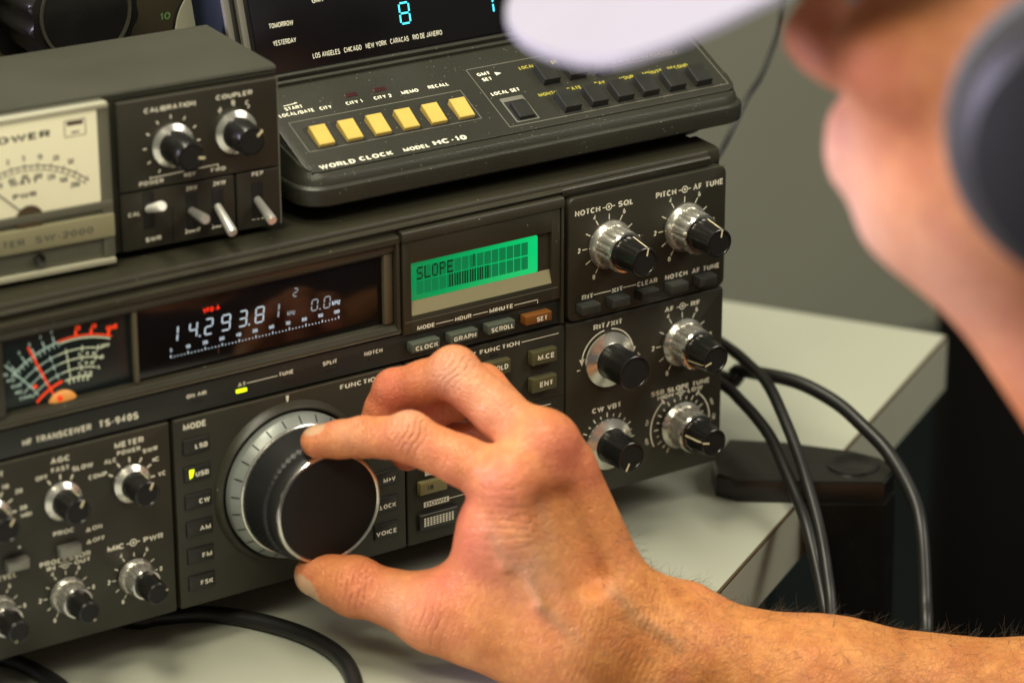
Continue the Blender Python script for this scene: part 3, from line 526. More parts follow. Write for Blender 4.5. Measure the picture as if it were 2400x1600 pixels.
# knobs
def pointer(b, cx, cz, a, ys, rs, face_r, wd=.75, m='pointer'):
    """cream index line: along the side from ys[0] to ys[1], then over the front face to face_r"""
    a = math.radians(a); d = np.array([math.sin(a), 0, math.cos(a)]); t = np.array([math.cos(a), 0, -math.sin(a)]); c = np.array([cx, 0, cz])
    P = [c+d*(rs[0]+.12)+[0, ys[0], 0], c+d*(rs[1]+.12)+[0, ys[1], 0], c+d*face_r+[0, ys[1]-.1, 0]]
    vs = []; 
    for p in P: vs += [tuple(p-t*wd/2), tuple(p+t*wd/2)]
    b.add(vs, [[0, 1, 3, 2], [2, 3, 5, 4]], m)
def dual_knob(cx, cz, a, sc_=1.0, L=1.0, face=True):
    k = MB(); q = sc_
    k.lathe(cx, cz, [(-.4, 9.9*q), (-1.0, 10.2*q), (-1.9*L, 10.2*q), (-3.6*L, 9.0*q)], 'silver', 60)
    k.lathe(cx, cz, [(-3.6*L, 8.5*q, .05), (-4.2*L, 8.8*q, .055), (-10.6*L, 8.6*q, .055), (-11.6*L, 8.2*q, .05)], 'silver', 120, 14, False)
    k.lathe(cx, cz, [(-11.5*L, 8.4*q), (-12.3*L, 8.0*q), (-12.4*L, 7.2*q), (-12.0*L, 6.8*q)], 'silver2', 60, None, True)
    o = k.build('dual_knob', radio)
    k = MB(); y1 = -23.8*L
    k.lathe(cx, cz, [(-11.6*L, 6.9*q), (-12.6*L, 7.0*q, .03), (-17*L, 6.6*q, .035), (y1+1, 6.0*q, .03), (y1+.3, 5.9*q), (y1, 5.5*q), (y1, 5.0*q), (y1+.35, 4.8*q)], 'black', 96, 12, True, 'cap')
    pointer(k, cx, cz, a, (-13.5*L, y1-.05), (7.1*q, 5.6*q), (2.6 if face else 4.6)*q, .75*q)
    k.build('inner_knob', o); return o
def skirt_knob(cx, cz, a, r0, r1, rf, L, side=True, ptr=True):
    k = MB(); k.lathe(cx, cz, [(-.3, r0-.5), (-.8, r0), (-2.0, r0), (-3.4, r1+.5), (-3.6, r1+.2)], 'silver', 64, None, False)
    o = k.build('skirted_knob', radio)
    k = MB(); k.lathe(cx, cz, [(-2.2, r1), (-3.4, r1+.1, .02), (-L*.6, (r1+rf)/2+.1, .03), (-L+1.2, rf+.35, .02), (-L+.3, rf+.25), (-L, rf-.1), (-L-.02, rf-.7), (-L+.3, rf-.9)], 'black', 96, 14, True, 'cap')
    if ptr: pointer(k, cx, cz, a, (-3.4 if side else -L+.4, -L-.06), (r1+.1 if side else rf+.2, rf), rf*.45, .8)
    k.build('knob_grip', o); return o
dual_knob(343.6, 125.9, 14, 1.0, 1.06); dual_knob(380.3, 125.9, 12, 1.0, 1.02); dual_knob(380.2, 76.2, -108, 1.0, 1.0); dual_knob(380.0, 39.6, -78, 1.0, 1.0)
skirt_knob(343.5, 77.0, 75, 11.5, 7.3, 7.0, 19.2, True, False); skirt_knob(343.5, 40.0, 205, 10.9, 7.3, 6.0, 17.5, False)
for cx, cz, a in ((101.4, 75.9, 28), (129.5, 75.9, 28), (73.3, 75.9, 35)): skirt_knob(cx, cz, a, 7.5, 5.3, 4.8, 14.0)
for cx, a in ((129.4, 75), (101.3, 150), (73.3, 205)): dual_knob(cx, 37.7, a, .72, .80, False)
# main tuning knob
KX, KZ = 196.5, 59.7
b = MB(); b.lathe(KX, KZ, [(.5, 33.0), (-.8, 32.6), (-2.6, 31.4), (-3.2, 30.9), (-3.0, 30.2), (.5, 30.0)], 'bezel', 96, None, False); b.lathe(KX, KZ, [(-.1, 30.1), (-.12, 1)], 'dark', 64); b.build('knob_collar', radio)
b = MB(); b.lathe(KX, KZ, [(-2.2, 29.0), (-5.6, 29.3), (-6.4, 29.0), (-9.2, 26.4)], 'greymetal', 120, None, False)
for i in range(50):
    a = 2*math.pi*(i+.3)/50; d = np.array([math.sin(a), 0, math.cos(a)]); t = np.array([math.cos(a), 0, -math.sin(a)]); c = np.array([KX, 0, KZ])
    if i % 2: continue
    p = [c+d*29.06+[0, -6.5, 0], c+d*26.75+[0, -8.95, 0]]; b.add([tuple(p[0]-t*.28), tuple(p[0]+t*.28), tuple(p[1]+t*.28), tuple(p[1]-t*.28)], [[0, 1, 2, 3]], 'dark')
kn = b.build('tuning_knob', radio)
b = MB(); b.lathe(KX, KZ, [(-8.8, 26.5), (-9.6, 26.4), (-10.0, 25.9), (-9.9, 25.0)], 'silver', 120, None, False); b.build('trim_ring', kn)
b = MB(); n = 240; R = []
for j, (y, r) in enumerate(((-9.4, 24.9), (-10.2, 25.0), (-11.8, 24.9), (-13.4, 24.75), (-15, 24.6), (-16.6, 24.4), (-18.2, 24.25), (-19.8, 24.1), (-21.4, 23.9), (-22.6, 23.6), (-23.0, 22.9), (-23.4, 22.9), (-23.8, 23.3), (-28.2, 22.5), (-28.9, 22.2))):
    ring = []
    for i in range(n):
        a = 2*math.pi*i/n; kk = (.50 if (i//2+(j % 2)) % 2 else -.40) if 1 <= j <= 9 else 0
        ring.append((KX+(r+kk)*math.sin(a), y, KZ+(r+kk)*math.cos(a)))
    R.append(ring)
b.loft(R, 'rubber', False, False); b.build('rubber_grip', kn, 60)
b = MB(); b.lathe(KX, KZ, [(-28.7, 22.3), (-29.3, 22.35), (-30.1, 21.9), (-30.3, 21.2), (-30.0, 20.7)], 'silver2', 120, None, False); b.build('chrome_rim', kn)
b = MB(); b.lathe(KX, KZ, [(-29.9, 21.0), (-30.05, 20.6), (-30.1, 12), (-30.1, 1)], 'cap', 96); b.build('knob_face', kn)
for x, y in ((40, 40), (361, 40), (40, 300), (361, 300)):
    b = MB(); b.X = (np.array([[1, 0, 0], [0, 0, 1], [0, -1, 0]], float), np.array([x, y, 0.0]))
    b.lathe(0, 0, [(-20.2, 9), (-3, 10), (-.2, 9)], 'rubber', 24); b.build('rubber_foot', radio)
# ------------------------------------------------------------------ world clock on top of the transceiver
ya = math.radians(-1.0); e1 = np.array([math.cos(ya), math.sin(ya), 0]); bk = np.array([-math.sin(ya), math.cos(ya), 0]); up = np.array([0, 0, 1.0])
CO = np.array([213.0, 9.5, 163.0])
def frame(O, tilt):      # local X along the width, Z up the tilted face, -Y out of the face
    t = math.radians(tilt); e2 = bk*math.cos(t)+up*math.sin(t); n = np.cross(e1, e2)
    return (np.stack([e1, -n, e2], 1), np.array(O, float))
clock = thing('world_clock', (315, 60, 154.9), 'black desktop world clock with six yellow buttons, standing on top of the radio', 'clock')
FB = (np.stack([e1, bk, up], 1), CO); TA = math.radians(24)
def ring(inset, front, uu, r=11, n=6, slope=False):
    p = []; x0, x1, y0, y1 = inset-.8, 204.6-inset, front, 100-inset
    for cx, cy, a0 in ((x1-r, y1-r, 0), (x0+r, y1-r, 90), (x0+r, y0+r, 180), (x1-r, y0+r, 270)):
        for i in range(n+1):
            a = math.radians(a0+90*i/n); x, y = cx+r*math.cos(a), cy+r*math.sin(a)
            p.append((x, y, uu+(min(max(y-4, 0), 50)*math.tan(TA) if slope else 0)))
    return p
b = MB(FB)
b.loft([ring(9, 16, -7.9), ring(7, 11, -1.5), ring(2, 3, -.9)], 'dark', True, False)
b.loft([ring(2, 3, -.9), ring(.5, .5, -.5), ring(0, 0, .2), ring(-.2, -.2, 4.9), ring(0, .05, 6.3), ring(.5, .8, 7.0), ring(1.0, 1.5, 7.25), ring(1.4, 2.0, 9.4), ring(1.8, 2.5, 10.3, 10.5), ring(2.7, 3.8, 11.2, 10, 6, True)], 'clock', False); b.build('base', clock, 22)
P2 = frame(CO+bk*4+up*11.35, 24)
b = MB(P2); b.plate(3.4, 201.0, 1.0, 52.5, -.5, 3, 'clock', 5, .35, 5)
for z, h, m in ((50.2, 2.0, 'clock'), (53.2, 2.8, 'clock')): b.plate(-1, 203, z, z+1.9, -h, 4, m, .5, .5, 3)
b.plate(5, 10, 1.5, 2, -.4, 1, 'clock', .1, .1, 1); b.build('control_panel', clock); cpn = COL.objects[-1]
b = MB(P2); Ys = -.56
# raised frames round the button groups
for x0, x1, z0, z1 in ((9.4, 85.8, 12.4, 29.8), (94.3, 198.4, 4.6, 40.4)):
    for q in ((x0, z0, x1, z0), (x0, z1, x1, z1), (x0, z0, x0, z1), (x1, z0, x1, z1)): b.line(*q, .38, Ys, 'rib')
b.build('panel_frame_line', clock)
b = MB(P2)
for t_, x0, x1, z, h in (('START', 11.6, 19.2, 36.6, 1.9), ('LOCAL/DATE', 7.6, 22.6, 33.5, 1.9), ('CITY', 25.2, 30.5, 33.4, 1.9), ('CITY 1', 36.8, 44.0, 33.4, 1.9), ('CITY 2', 49.2, 57.0, 33.4, 1.9), ('MEMO', 61.6, 69.2, 33.5, 1.9), ('RECALL', 73.8, 82.8, 33.7, 1.9), ('WORLD', 9.0, 24.5, 2.1, 2.3), ('CLOCK', 26.4, 41.0, 2.4, 2.3), ('MODEL', 45.8, 57.0, 2.6, 2.0), ('HC-10', 59.2, 74.2, 2.8, 2.6), ('GMT', 97.2, 102.9, 35.5, 1.9), ('SET', 97.8, 102.0, 32.2, 1.9), ('LOCAL SET', 96.9, 109.8, 23.3, 2.0)): b.text(t_, x0, z, x1, h, Ys)
b.add([(105, Ys, 34.2), (107.8, Ys, 35.1), (105, Ys, 36.2)], [[0, 1, 2]], 'white'); b.line(12, 39.4, 18, 39.8, .4, Ys, 'white'); b.line(17, 40.3, 18.2, 39.8, .4, Ys, 'white')
for t_, x0, x1, z in (('MONTH', 115.7, 124.5, 17.8), ('DATE', 129.4, 135.6, 17.9), ('DAY', 142.5, 147.3, 18.1), ('HOUR', 154.4, 161.1, 18.2), ('MINUTE', 165.7, 175.0, 18.4), ('SECOND', 177.9, 187.8, 18.6), ('LOCAL', 116.3, 123.4, 34.8), ('DST', 129.5, 134.0, 34.8)): b.text(t_, x0, z, x1, 1.9, Ys, 'yellowp')
for q in ((155.2, 27.0, 187.2, 27.4), (155.4, 31.2, 188, 31.0), (155.3, 27, 155.3, 31.2), (187.6, 27.4, 187.6, 31)): b.line(*q, .35, Ys, 'rib')
b.text('KENWOOD', 160.0, 28.0, 186.0, 2.1, Ys, 'rib'); b.lathe(157.8, 29.1, [(Ys+.01, .9), (Ys, .85)], 'rib', 12)
b.build('printed_lettering', cpn)
for x in (38.5, 51.2): b = MB(P2); b.plate(x, x+5.6, 37.6, 39.8, -.8, 1, 'redoff', .3, .2, 2); b.build('indicator_lamp', clock)
def cbutton(x, z, w_, d_, m, h0, h1, name, rec=True):
    b = MB(P2)
    if rec: b.plate(x-1.3, x+w_+1.3, z-1.2, z+d_+2.4, -.57, 1, 'dark', .4, .1, 2)
    o = [[(x, -.5, z), (x+w_, -.5, z), (x+w_, -.5, z+d_), (x, -.5, z+d_)], [(x, -h0+.3, z), (x+w_, -h0+.3, z), (x+w_, -h1+.3, z+d_), (x, -h1+.3, z+d_)], [(x+.3, -h0, z+.3), (x+w_-.3, -h0, z+.3), (x+w_-.3, -h1, z+d_-.3), (x+.3, -h1, z+d_-.3)]]
    b.loft(o, m); b.build(name, clock, 25)
for x in (14.2, 26.6, 39.0, 51.5, 63.9, 76.4): cbutton(x, 13.6, 6.9, 9.8, 'yelbtn', 2.2, 3.4, 'yellow_button')
for x in (120.6, 133.3, 145.6, 157.8, 170.6, 183.5): cbutton(x, 6.2, 7.5, 9.3, 'blackbtn', 3.9, 4.6, 'black_button', False)
for x in (120.8, 133.2, 145.6): cbutton(x, 23.4, 7.5, 9.3, 'blackbtn', 3.9, 4.6, 'black_button', False)
b = MB(P2); b.plate(98.6, 109.2, 6.2, 20.9, -.6, 1, 'rib', .5, .1, 2); b.plate(99.2, 108.6, 6.8, 18.6, -.66, 1, 'dark', .5, .1, 2); b.build('button_recess', clock)
cbutton(100.3, 7.4, 7.0, 8.2, 'blackbtn', 2.4, 3.0, 'black_button', False)
PD = frame(CO+bk*56+up*34, 73)
b = MB(PD); b.plate(.4, 203.4, -1.5, 66, 1.2, 27, 'clockside', 1.5, .5, 3); b.build('display_housing', clock)
for x0, x1, y, m in ((.5, 3.0, -.6, 'rib'), (6.0, 8.8, -.9, 'rib'), (3.0, 6.0, .9, 'dark'), (8.8, 11.2, 0, 'black'), (199.0, 203.2, -.6, 'clock')): b = MB(PD); b.plate(x0, x1, -1.2, 65.8, y, 5, m, .4, .3, 3); b.build('side_rib', clock)
b = MB(PD); b.plate(11.2, 199.0, -.6, 64, -.2, 5, 'glassb', .5, .2, 3); b.plate(11.2, 199, 60, 65.8, -.4, 5, 'clock', .4, .3, 2); scn = b.build('display_window', clock)
b = MB(PD); Ys = -.26
for t_, x0, x1, z, h in (('TOMORROW', 18.4, 28.9, 18.9, 2.0), ('YESTERDAY', 18.8, 28.9, 12.1, 2.0), ('GMT', 38.4, 43.6, 25.8, 2.1), ('LOS ANGELES', 34.9, 47.0, 4.7, 2.05), ('CHICAGO', 48.8, 56.7, 4.75, 2.05), ('NEW YORK', 58.6, 68.0, 4.8, 2.05), ('CARACAS', 69.7, 78.1, 4.85, 2.05), ('RIO DE JANEIRO', 80.0, 93.5, 4.9, 2.05)): b.text(t_, x0, z, x1, h, Ys, 'white', 0.01)
b.build('printed_lettering', scn)
for q in (('8', 75.9, 80.2, 11.9, 20.0), ('1', 114.8, 118.6, 9.9, 17.6)): b = MB(PD); seg7(b, *q, Ys, 'cyan', .75, .03, .45); b.build('lit_digit', scn)
# ------------------------------------------------------------------ wattmeter on the left of the radio's top
SO = np.array([204.7, 15.1, 158.0]); sx_ = np.array([0.99803, -0.06276, 0]); sy_ = np.array([0.06276, 0.99803, 0]); SF = (np.stack([sx_, sy_, up], 1), SO)
swm = thing('power_meter', (130, 50, 154.9), 'olive black wattmeter box with a cream dial on the left of the radio top', 'power meter')
b = MB(SF); b.extr_x([(1.5, -.2), (62, 0), (62, 61.2), (3.5, 61.6), (1.0, 61.2), (.6, 60.2), (1.6, 59.4), (1.4, 58.4), (2.2, 57.8)], -186, 0, 'cover'); b.build('cover', swm)
b = MB(SF); b.plate(-64.6, -.1, 22.9, 57.3, -.3, 2.5, 'panel', .8, .5, 3); b.plate(-64.6, -18.9, -.1, 22.3, -.3, 2.5, 'panel', .8, .5, 3); b.plate(-18.1, -.1, -.1, 22.3, -.3, 2.5, 'panel', .8, .5, 3); b.line(-64, 57.0, -.4, 57.0, .5, -.36, 'rib'); b.line(-.3, 0, -.3, 57, .5, -.34, 'rib'); b.line(-44.3, 0, -44.3, 14, .6, -.34, 'dark'); sp_ = b.build('control_panel', swm)
b = MB(SF); Ys = -.37
for t_, x0, x1, z, h in (('CALIBRATION', -53.7, -33.2, 51.6, 1.9), ('COUPLER', -25.1, -10.4, 52.1, 1.9), ('A', -24.2, -22.8, 47.6, 1.8), ('B', -19, -17.5, 49.4, 1.8), ('C', -13.4, -12.0, 48.4, 1.8), ('POWER', -56.9, -47.2, 24.3, 1.7), ('REF', -39.0, -34.4, 24.8, 1.5), ('FWD', -28.2, -22.2, 24.9, 1.5), ('CAL', -61.8, -57.2, 13.2, 1.7), ('SWR', -55.4, -49.1, 2.4, 1.8), ('20W', -38.6, -33.9, 19.4, 1.7), ('200W', -39.7, -33.3, 2.9, 1.8), ('2KW', -27.8, -22.4, 19.4, 1.7), ('200W', -28.9, -22.6, 2.9, 1.8), ('PEP', -11.8, -7.0, 20.3, 1.8), ('AVG', -12.2, -7.0, 3.1, 1.8)): b.text(t_, x0, z, x1, h, Ys)
b.line(-52.6, 26.8, -25.1, 27.6, .4, Ys, 'white')
for x in (-52.4, -36.6, -25.2): b.line(x, 26.2, x, 27.4, .4, Ys, 'white')
for a in range(-150, 151, 30): b.ray(-43.3, 38.2, a, 10.0, 11.4, .6, Ys, 'white')
for a in (-35, 0, 35): b.ray(-18.0, 39.2, a, 9.6, 11, .5, Ys, 'white')
b.build('printed_lettering', sp_)
def wknob(cx, cz, a, r0, L):
    k = MB(SF); k.lathe(cx, cz, [(-.4, r0-.3), (-.9, r0), (-2.0, r0), (-3.4, r0-2.2)], 'silver', 56, None, False); o = k.build('skirted_knob', swm)
    k = MB(SF); k.lathe(cx, cz, [(-2.5, r0-2.0), (-L+.8, r0-2.6, .02), (-L, r0-3.2), (-L-.02, r0-4)], 'black', 84, 14, True, 'cap'); pointer(k, cx, cz, a, (-L+.9, -L-.06), (r0-2.5, r0-2.9), r0*.35, .9); k.build('knob_grip', o)
wknob(-43.3, 38.2, 100, 8.3, 17.5); wknob(-18.0, 39.2, 50, 8.3, 15)
for x, z, dz, m, L in ((-53.6, 15, 5.2, 'leverglint', 13), (-36.6, 11.4, 0.5, 'leverm', 13), (-26.0, 11.2, -6.5, 'leverm', 13), (-9.8, 11.0, -4.5, 'leverm', 13)):
    b = MB(SF); b.plate(x-2.4, x+2.4, z-7.5, z+7, -.38, 1, 'dark', .8, .1, 3); o = b.build('lever_switch', swm)
    b = MB(SF); b.tube([(x, 0, z), (x, -L*.5, z+dz*.5), (x, -L*.93, z+dz*.93), (x, -L, z+dz)], 1.6, m, 14, [1.5, 1.75, 1.95, 1.7]); b.build('lever', o)
b = MB(SF); x0, x1 = -186.0, -69.2; yf = -6.0
b.plate(x0, x1, -1.2, 60, yf+1.5, 3, 'acry', 1.2, .8, 3)
for q in ((x0+3, x1-.6, 58.2, 60.2, yf, 'acryedge'), (x0, x1-.3, -1.0, 1.2, yf-.2, 'acryedge'), (x1-4.6, x1-.2, 1.4, 58.6, yf+.6, 'acry'), (x0, x1-.4, 20.2, 23.2, yf+.2, 'acry')): b.plate(q[0], q[1], q[2], q[3], q[4], yf+3, q[5], .5, .4, 3)
hs = b.build('meter_housing', swm)
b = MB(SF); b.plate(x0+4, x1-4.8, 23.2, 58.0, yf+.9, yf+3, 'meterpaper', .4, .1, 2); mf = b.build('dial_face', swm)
b = MB(SF); Ys = yf+.84; mcx, mcz = -102.5, 5.0
b.text('RF POWER', -128, 50.8, -92.0, 2.6, Ys, 'inkprint', .03)
for r, wd in ((36.2, .45), (34.6, .3)): b.arc(mcx, mcz, r, -42, 42, wd, Ys, 'inkprint', 40)
for a in range(-40, 42, 4): b.ray(mcx, mcz, a, 34.6, 36.2 if a % 8 else 37.4, .35, Ys, 'inkprint')
for i, a in enumerate(range(-36, 40, 9)): b.textc(('1', '1.5', '2', '3', '5', '10', '20', '50', '∞')[i] if i < 9 else '', mcx+39*math.sin(math.radians(a)), mcz+38.4*math.cos(math.radians(a)), 2.0, Ys, 'inkprint')
for i, a in enumerate(range(-36, 40, 9)): b.textc(('0', '20', '40', '60', '80', '100', '120', '160', '200')[i], mcx+32*math.sin(math.radians(a)), mcz+31.2*math.cos(math.radians(a)), 2.1, Ys, 'inkprint')
b.text('WATT', -108.5, 34.5, -98.0, 2.0, Ys, 'inkprint'); b.text('PWR', -107.5, 29.5, -98.5, 2.0, Ys, 'inkprint')
for q in ((-86.5, 49.5, -78.5, 49.5), (-86.5, 55.5, -78.5, 55.5), (-86.5, 49.5, -86.5, 55.5), (-78.5, 49.5, -78.5, 55.5)): b.line(*q, .3, Ys, 'inkprint')
b.quad(-85.6, -79.4, 53.6, 55.0, Ys, 'redoff'); b.quad(-84, -81, 50.6, 51.2, Ys, 'inkprint')
b.build('dial_print', mf)
b = MB(SF); b.lathe(mcx+.8, 21.2, [(yf+.6, 5.4), (yf+.4, 5.2)], 'seam', 28); b.line(-103, 23, -128, 47, .5, yf+.5, 'inkprint'); b.build('dial_needle', mf)
b = MB(SF); b.plate(x0+2, x1-.4, 9.6, 18.2, yf-.3, yf+3, 'strip', .4, .2, 2); st_ = b.build('label_strip', hs)
b = MB(SF); b.text('POWER METER', -139, 12.2, -104.5, 2.6, yf-.36, 'acry', .02); b.text('SW-2000', -100.5, 12.2, -78.0, 2.6, yf-.36, 'acry', .02); b.build('printed_lettering', st_)
b = MB(SF); b.lathe(-99.2, 5.6, [(yf-.1, 2.3), (yf+1, 1.6), (yf+2, .5)], 'dark', 20); b.build('adjuster_hole', hs)
for x, y in ((-20, 10), (-170, 10), (-20, 52), (-170, 52)): b = MB(SF); b.box(x-5, x+5, y-5, y+5, -3.0, .1, 'rubber'); b.build('rubber_foot', swm)
# ------------------------------------------------------------------ antenna tuner behind the wattmeter
tun = thing('antenna_tuner', (170, 200, 154.9), 'brown antenna tuner with a big scalloped black knob, behind the cream wattmeter', 'antenna tuner')
b = MB(); b.plate(-20, 262, 156, 290, 140, 146, 'tuner', 2, .8, 3); b.build('front_panel', tun)
b = MB(); b.box(-18, 260, 146, 330, 156, 288, 'cover'); b.build('cabinet', tun)
b = MB(); b.text('10', 220.7, 203.4, 225.2, 3.0, 139.9, 'greenp', 0.0); b.text('0', 140, 213.5, 144, 3.0, 139.9, 'greenp', 0.0); b.build('printed_lettering', tun)
b = MB(); b.lathe(251, 196, [(139.8, 25.4), (138.9, 25.2), (138.9, 24.6)], 'dark', 80, None, False); b.lathe(251, 196, [(139.2, 24.6), (138.6, 24.4)], 'paleplate', 80); b.lathe(251, 196, [(138.5, 13), (128, 12.4), (126, 11.5)], 'black', 60, 8); b.build('tuning_dial', tun)
def scallop(cx, cz, prof, n=144, lobes=14, amp=1.0):
    R = []
    for y, r, k in prof: R.append([(cx+(r-k*amp*(.5-.5*math.cos(lobes*2*math.pi*i/n)))*math.sin(2*math.pi*i/n), y, cz+(r-k*amp*(.5-.5*math.cos(lobes*2*math.pi*i/n)))*math.cos(2*math.pi*i/n)) for i in range(n)])
    return R
b = MB(); kx, kz = 170.0, 224.0
b.lathe(kx, kz, [(139.5, 29), (137.5, 28.5), (137, 26)], 'black', 72)
b.loft(scallop(kx, kz, [(137.4, 23, 0), (130, 24.2, 1.4), (112, 24.4, 2.0), (103.5, 24.0, 2.0), (102.2, 22.8, 1.0)]), 'black', False, True)
b.lathe(kx, kz, [(102.3, 19.4), (101.4, 19.2), (101.6, 18.0), (103.4, 17.4)], 'cover', 80, None, False); b.lathe(kx, kz, [(101.9, 17.6), (101.9, 1)], 'black', 60)
b.build('scalloped_knob', tun)
b = MB(); b.lathe(95, 205, [(139.5, 22), (128, 21.6), (126, 20)], 'black', 60, 10); b.build('selector_knob', tun)
for x, y in ((0, 165), (240, 165), (0, 310), (240, 310)): b = MB(); b.box(x-6, x+6, y-6, y+6, 154.95, 156.2, 'rubber'); b.build('rubber_foot', tun)
# ------------------------------------------------------------------ cables and clamp
def spline(P, n=8):
    P = [np.array(p, float) for p in P]; P = [2*P[0]-P[1]]+P+[2*P[-1]-P[-2]]; o = []
    for i in range(1, len(P)-2):
        for k in range(n):
            t = k/n; a, b_, c, d = P[i-1], P[i], P[i+1], P[i+2]
            o.append(.5*((2*b_)+(c-a)*t+(2*a-5*b_+4*c-d)*t*t+(3*b_-a-3*c+d)*t**3))
    o.append(P[-2]); return o
def cable(name, P, r, label, group=None, m='cable'):
    b = MB(); b.tube(spline(P), r, m, 14); o = b.build(name); tag(o, label, 'cable', group); return o
cable('coaxial_cable', [(395, 352, 60), (424, 330, 58), (436, 240, 52), (439, 140, 47), (438.4, 55.4, 45.7), (435.5, 23.1, 43.1), (432.0, 8.3, 41.6), (427.2, -8.3, 34.7), (421.8, -25.4, 26.0), (415.3, -41.4, 18.2), (408.3, -58.2, 7.9), (400.1, -73.8, -1.4), (390.2, -90.6, -15.7), (376, -112, -60), (372, -125, -200)], 2.5, 'thin black cable that leaves the radio highest and dips steeply over the desk edge')
cable('coaxial_cable', [(385, 352, 42), (424, 336, 38), (437, 240, 26), (439.0, 59.7, 28.9), (442.8, 45.3, 33.4), (444.2, 31.8, 36.5), (451.3, 13.3, 37.1), (456.6, -6.0, 33.5), (457.6, -23.1, 28.7), (458.1, -40.8, 22.0), (456.1, -59.1, 10.6), (449.6, -73.3, 1.5), (438.9, -89.9, -18.1), (427.3, -105.1, -36.1), (415, -118, -120), (414, -120, -260)], 3.0, 'thick black cable arching farthest right across the black clamp and down')
cable('coaxial_cable', [(372, 352, 50), (410, 345, 48), (418, 250, 45), (421, 120, 42), (422.6, 36.3, 38.2), (423.4, 15.3, 33.8), (422.0, -5.5, 26.8), (416.3, -23.1, 20.7), (410.3, -40.9, 13.6), (403.2, -57.6, 7.4), (394.5, -79.0, -10.6), (384.4, -98.6, -26.7), (372, -118, -80), (368, -130, -220)], 2.5, 'black cable that comes out lowest beside the radio\'s bottom right knob')
cable('thin_cable', [(610, 330, 520), (560, 190, 250), (536, 142, 182), (527.4, 130.0, 161.1), (519.8, 121.5, 155.8), (509.7, 113.6, 148.7), (498.3, 106.0, 140.5), (486.2, 99.9, 134.3), (472.6, 92.6, 123.7), (461.1, 85.9, 117.1), (446, 82, 108), (430, 110, 80), (420, 180, 40), (416, 300, 20)], 1.3, 'thin dark cord hanging behind the right end of the black world clock')
cable('microphone_cable', [(90, 120, 3.3), (120, 60, 3.3), (141.0, 29.8, 3.3), (150.6, 26.5, 3.3), (167.3, 19.1, 3.3), (178.7, 6.9, 3.3), (187.6, -9.3, 3.3), (192.6, -25.8, 3.3), (192.9, -43.7, 3.3), (186.8, -62.6, 3.3), (176, -80, 3.3), (150, -110, 3.3), (110, -150, 3.3)], 3.3, 'thick black cable curving on the desk in front of the radio')
cable('headphone_cable', [(60, 90, 3), (72.4, 44.5, 3.0), (85.6, 29.3, 3.0), (90.8, 18.7, 3.0), (93.9, 4.1, 3.0), (94.6, -11.1, 3.0), (92, -40, 3), (80, -90, 3)], 3.0, 'black cable under the radio\'s lower left corner')
cl = thing('desk_clamp', (440, -10, 0), 'black desk clamp with a round socket, gripping the desk edge under the cables', 'clamp')
b = MB(); base = [(455.5, -41.5), (467, -34), (470.5, -22), (465, -9), (446, 15), (428, 30.5), (410, 18), (402, 4), (406, -6), (432, -25)]
b.loft([[(x, y, .2) for x, y in base], [(x, y, 9) for x, y in base], [(436+(x-436)*.97, -5+(y+5)*.97, 10.2) for x, y in base]], 'black'); b.build('jaw', cl)
b = MB(); b.X = (np.array([[1, 0, 0], [0, 0, 1], [0, -1, 0]], float), np.array([455.5, -20.5, 0.0])); b.lathe(0, 0, [(-10.0, 11.5), (-11.0, 11), (-11.2, 8), (-10.4, 6.5), (-10.4, 1)], 'black', 40); b.build('socket', cl)
body_t = [(433, -27.5), (455.5, -42.5), (467, -35), (470, -23), (456, -8.5)]; sh = lambda k, dx, dy: [((x-450)*k+450+dx, (y+26)*k-26+dy) for x, y in body_t]
b = MB(); b.loft([[(x, y, .1) for x, y in body_t], [(x, y, -60) for x, y in sh(.9, 2, -2)], [(x, y, -150) for x, y in sh(.7, -4, -2)]], 'black'); b.build('body', cl)
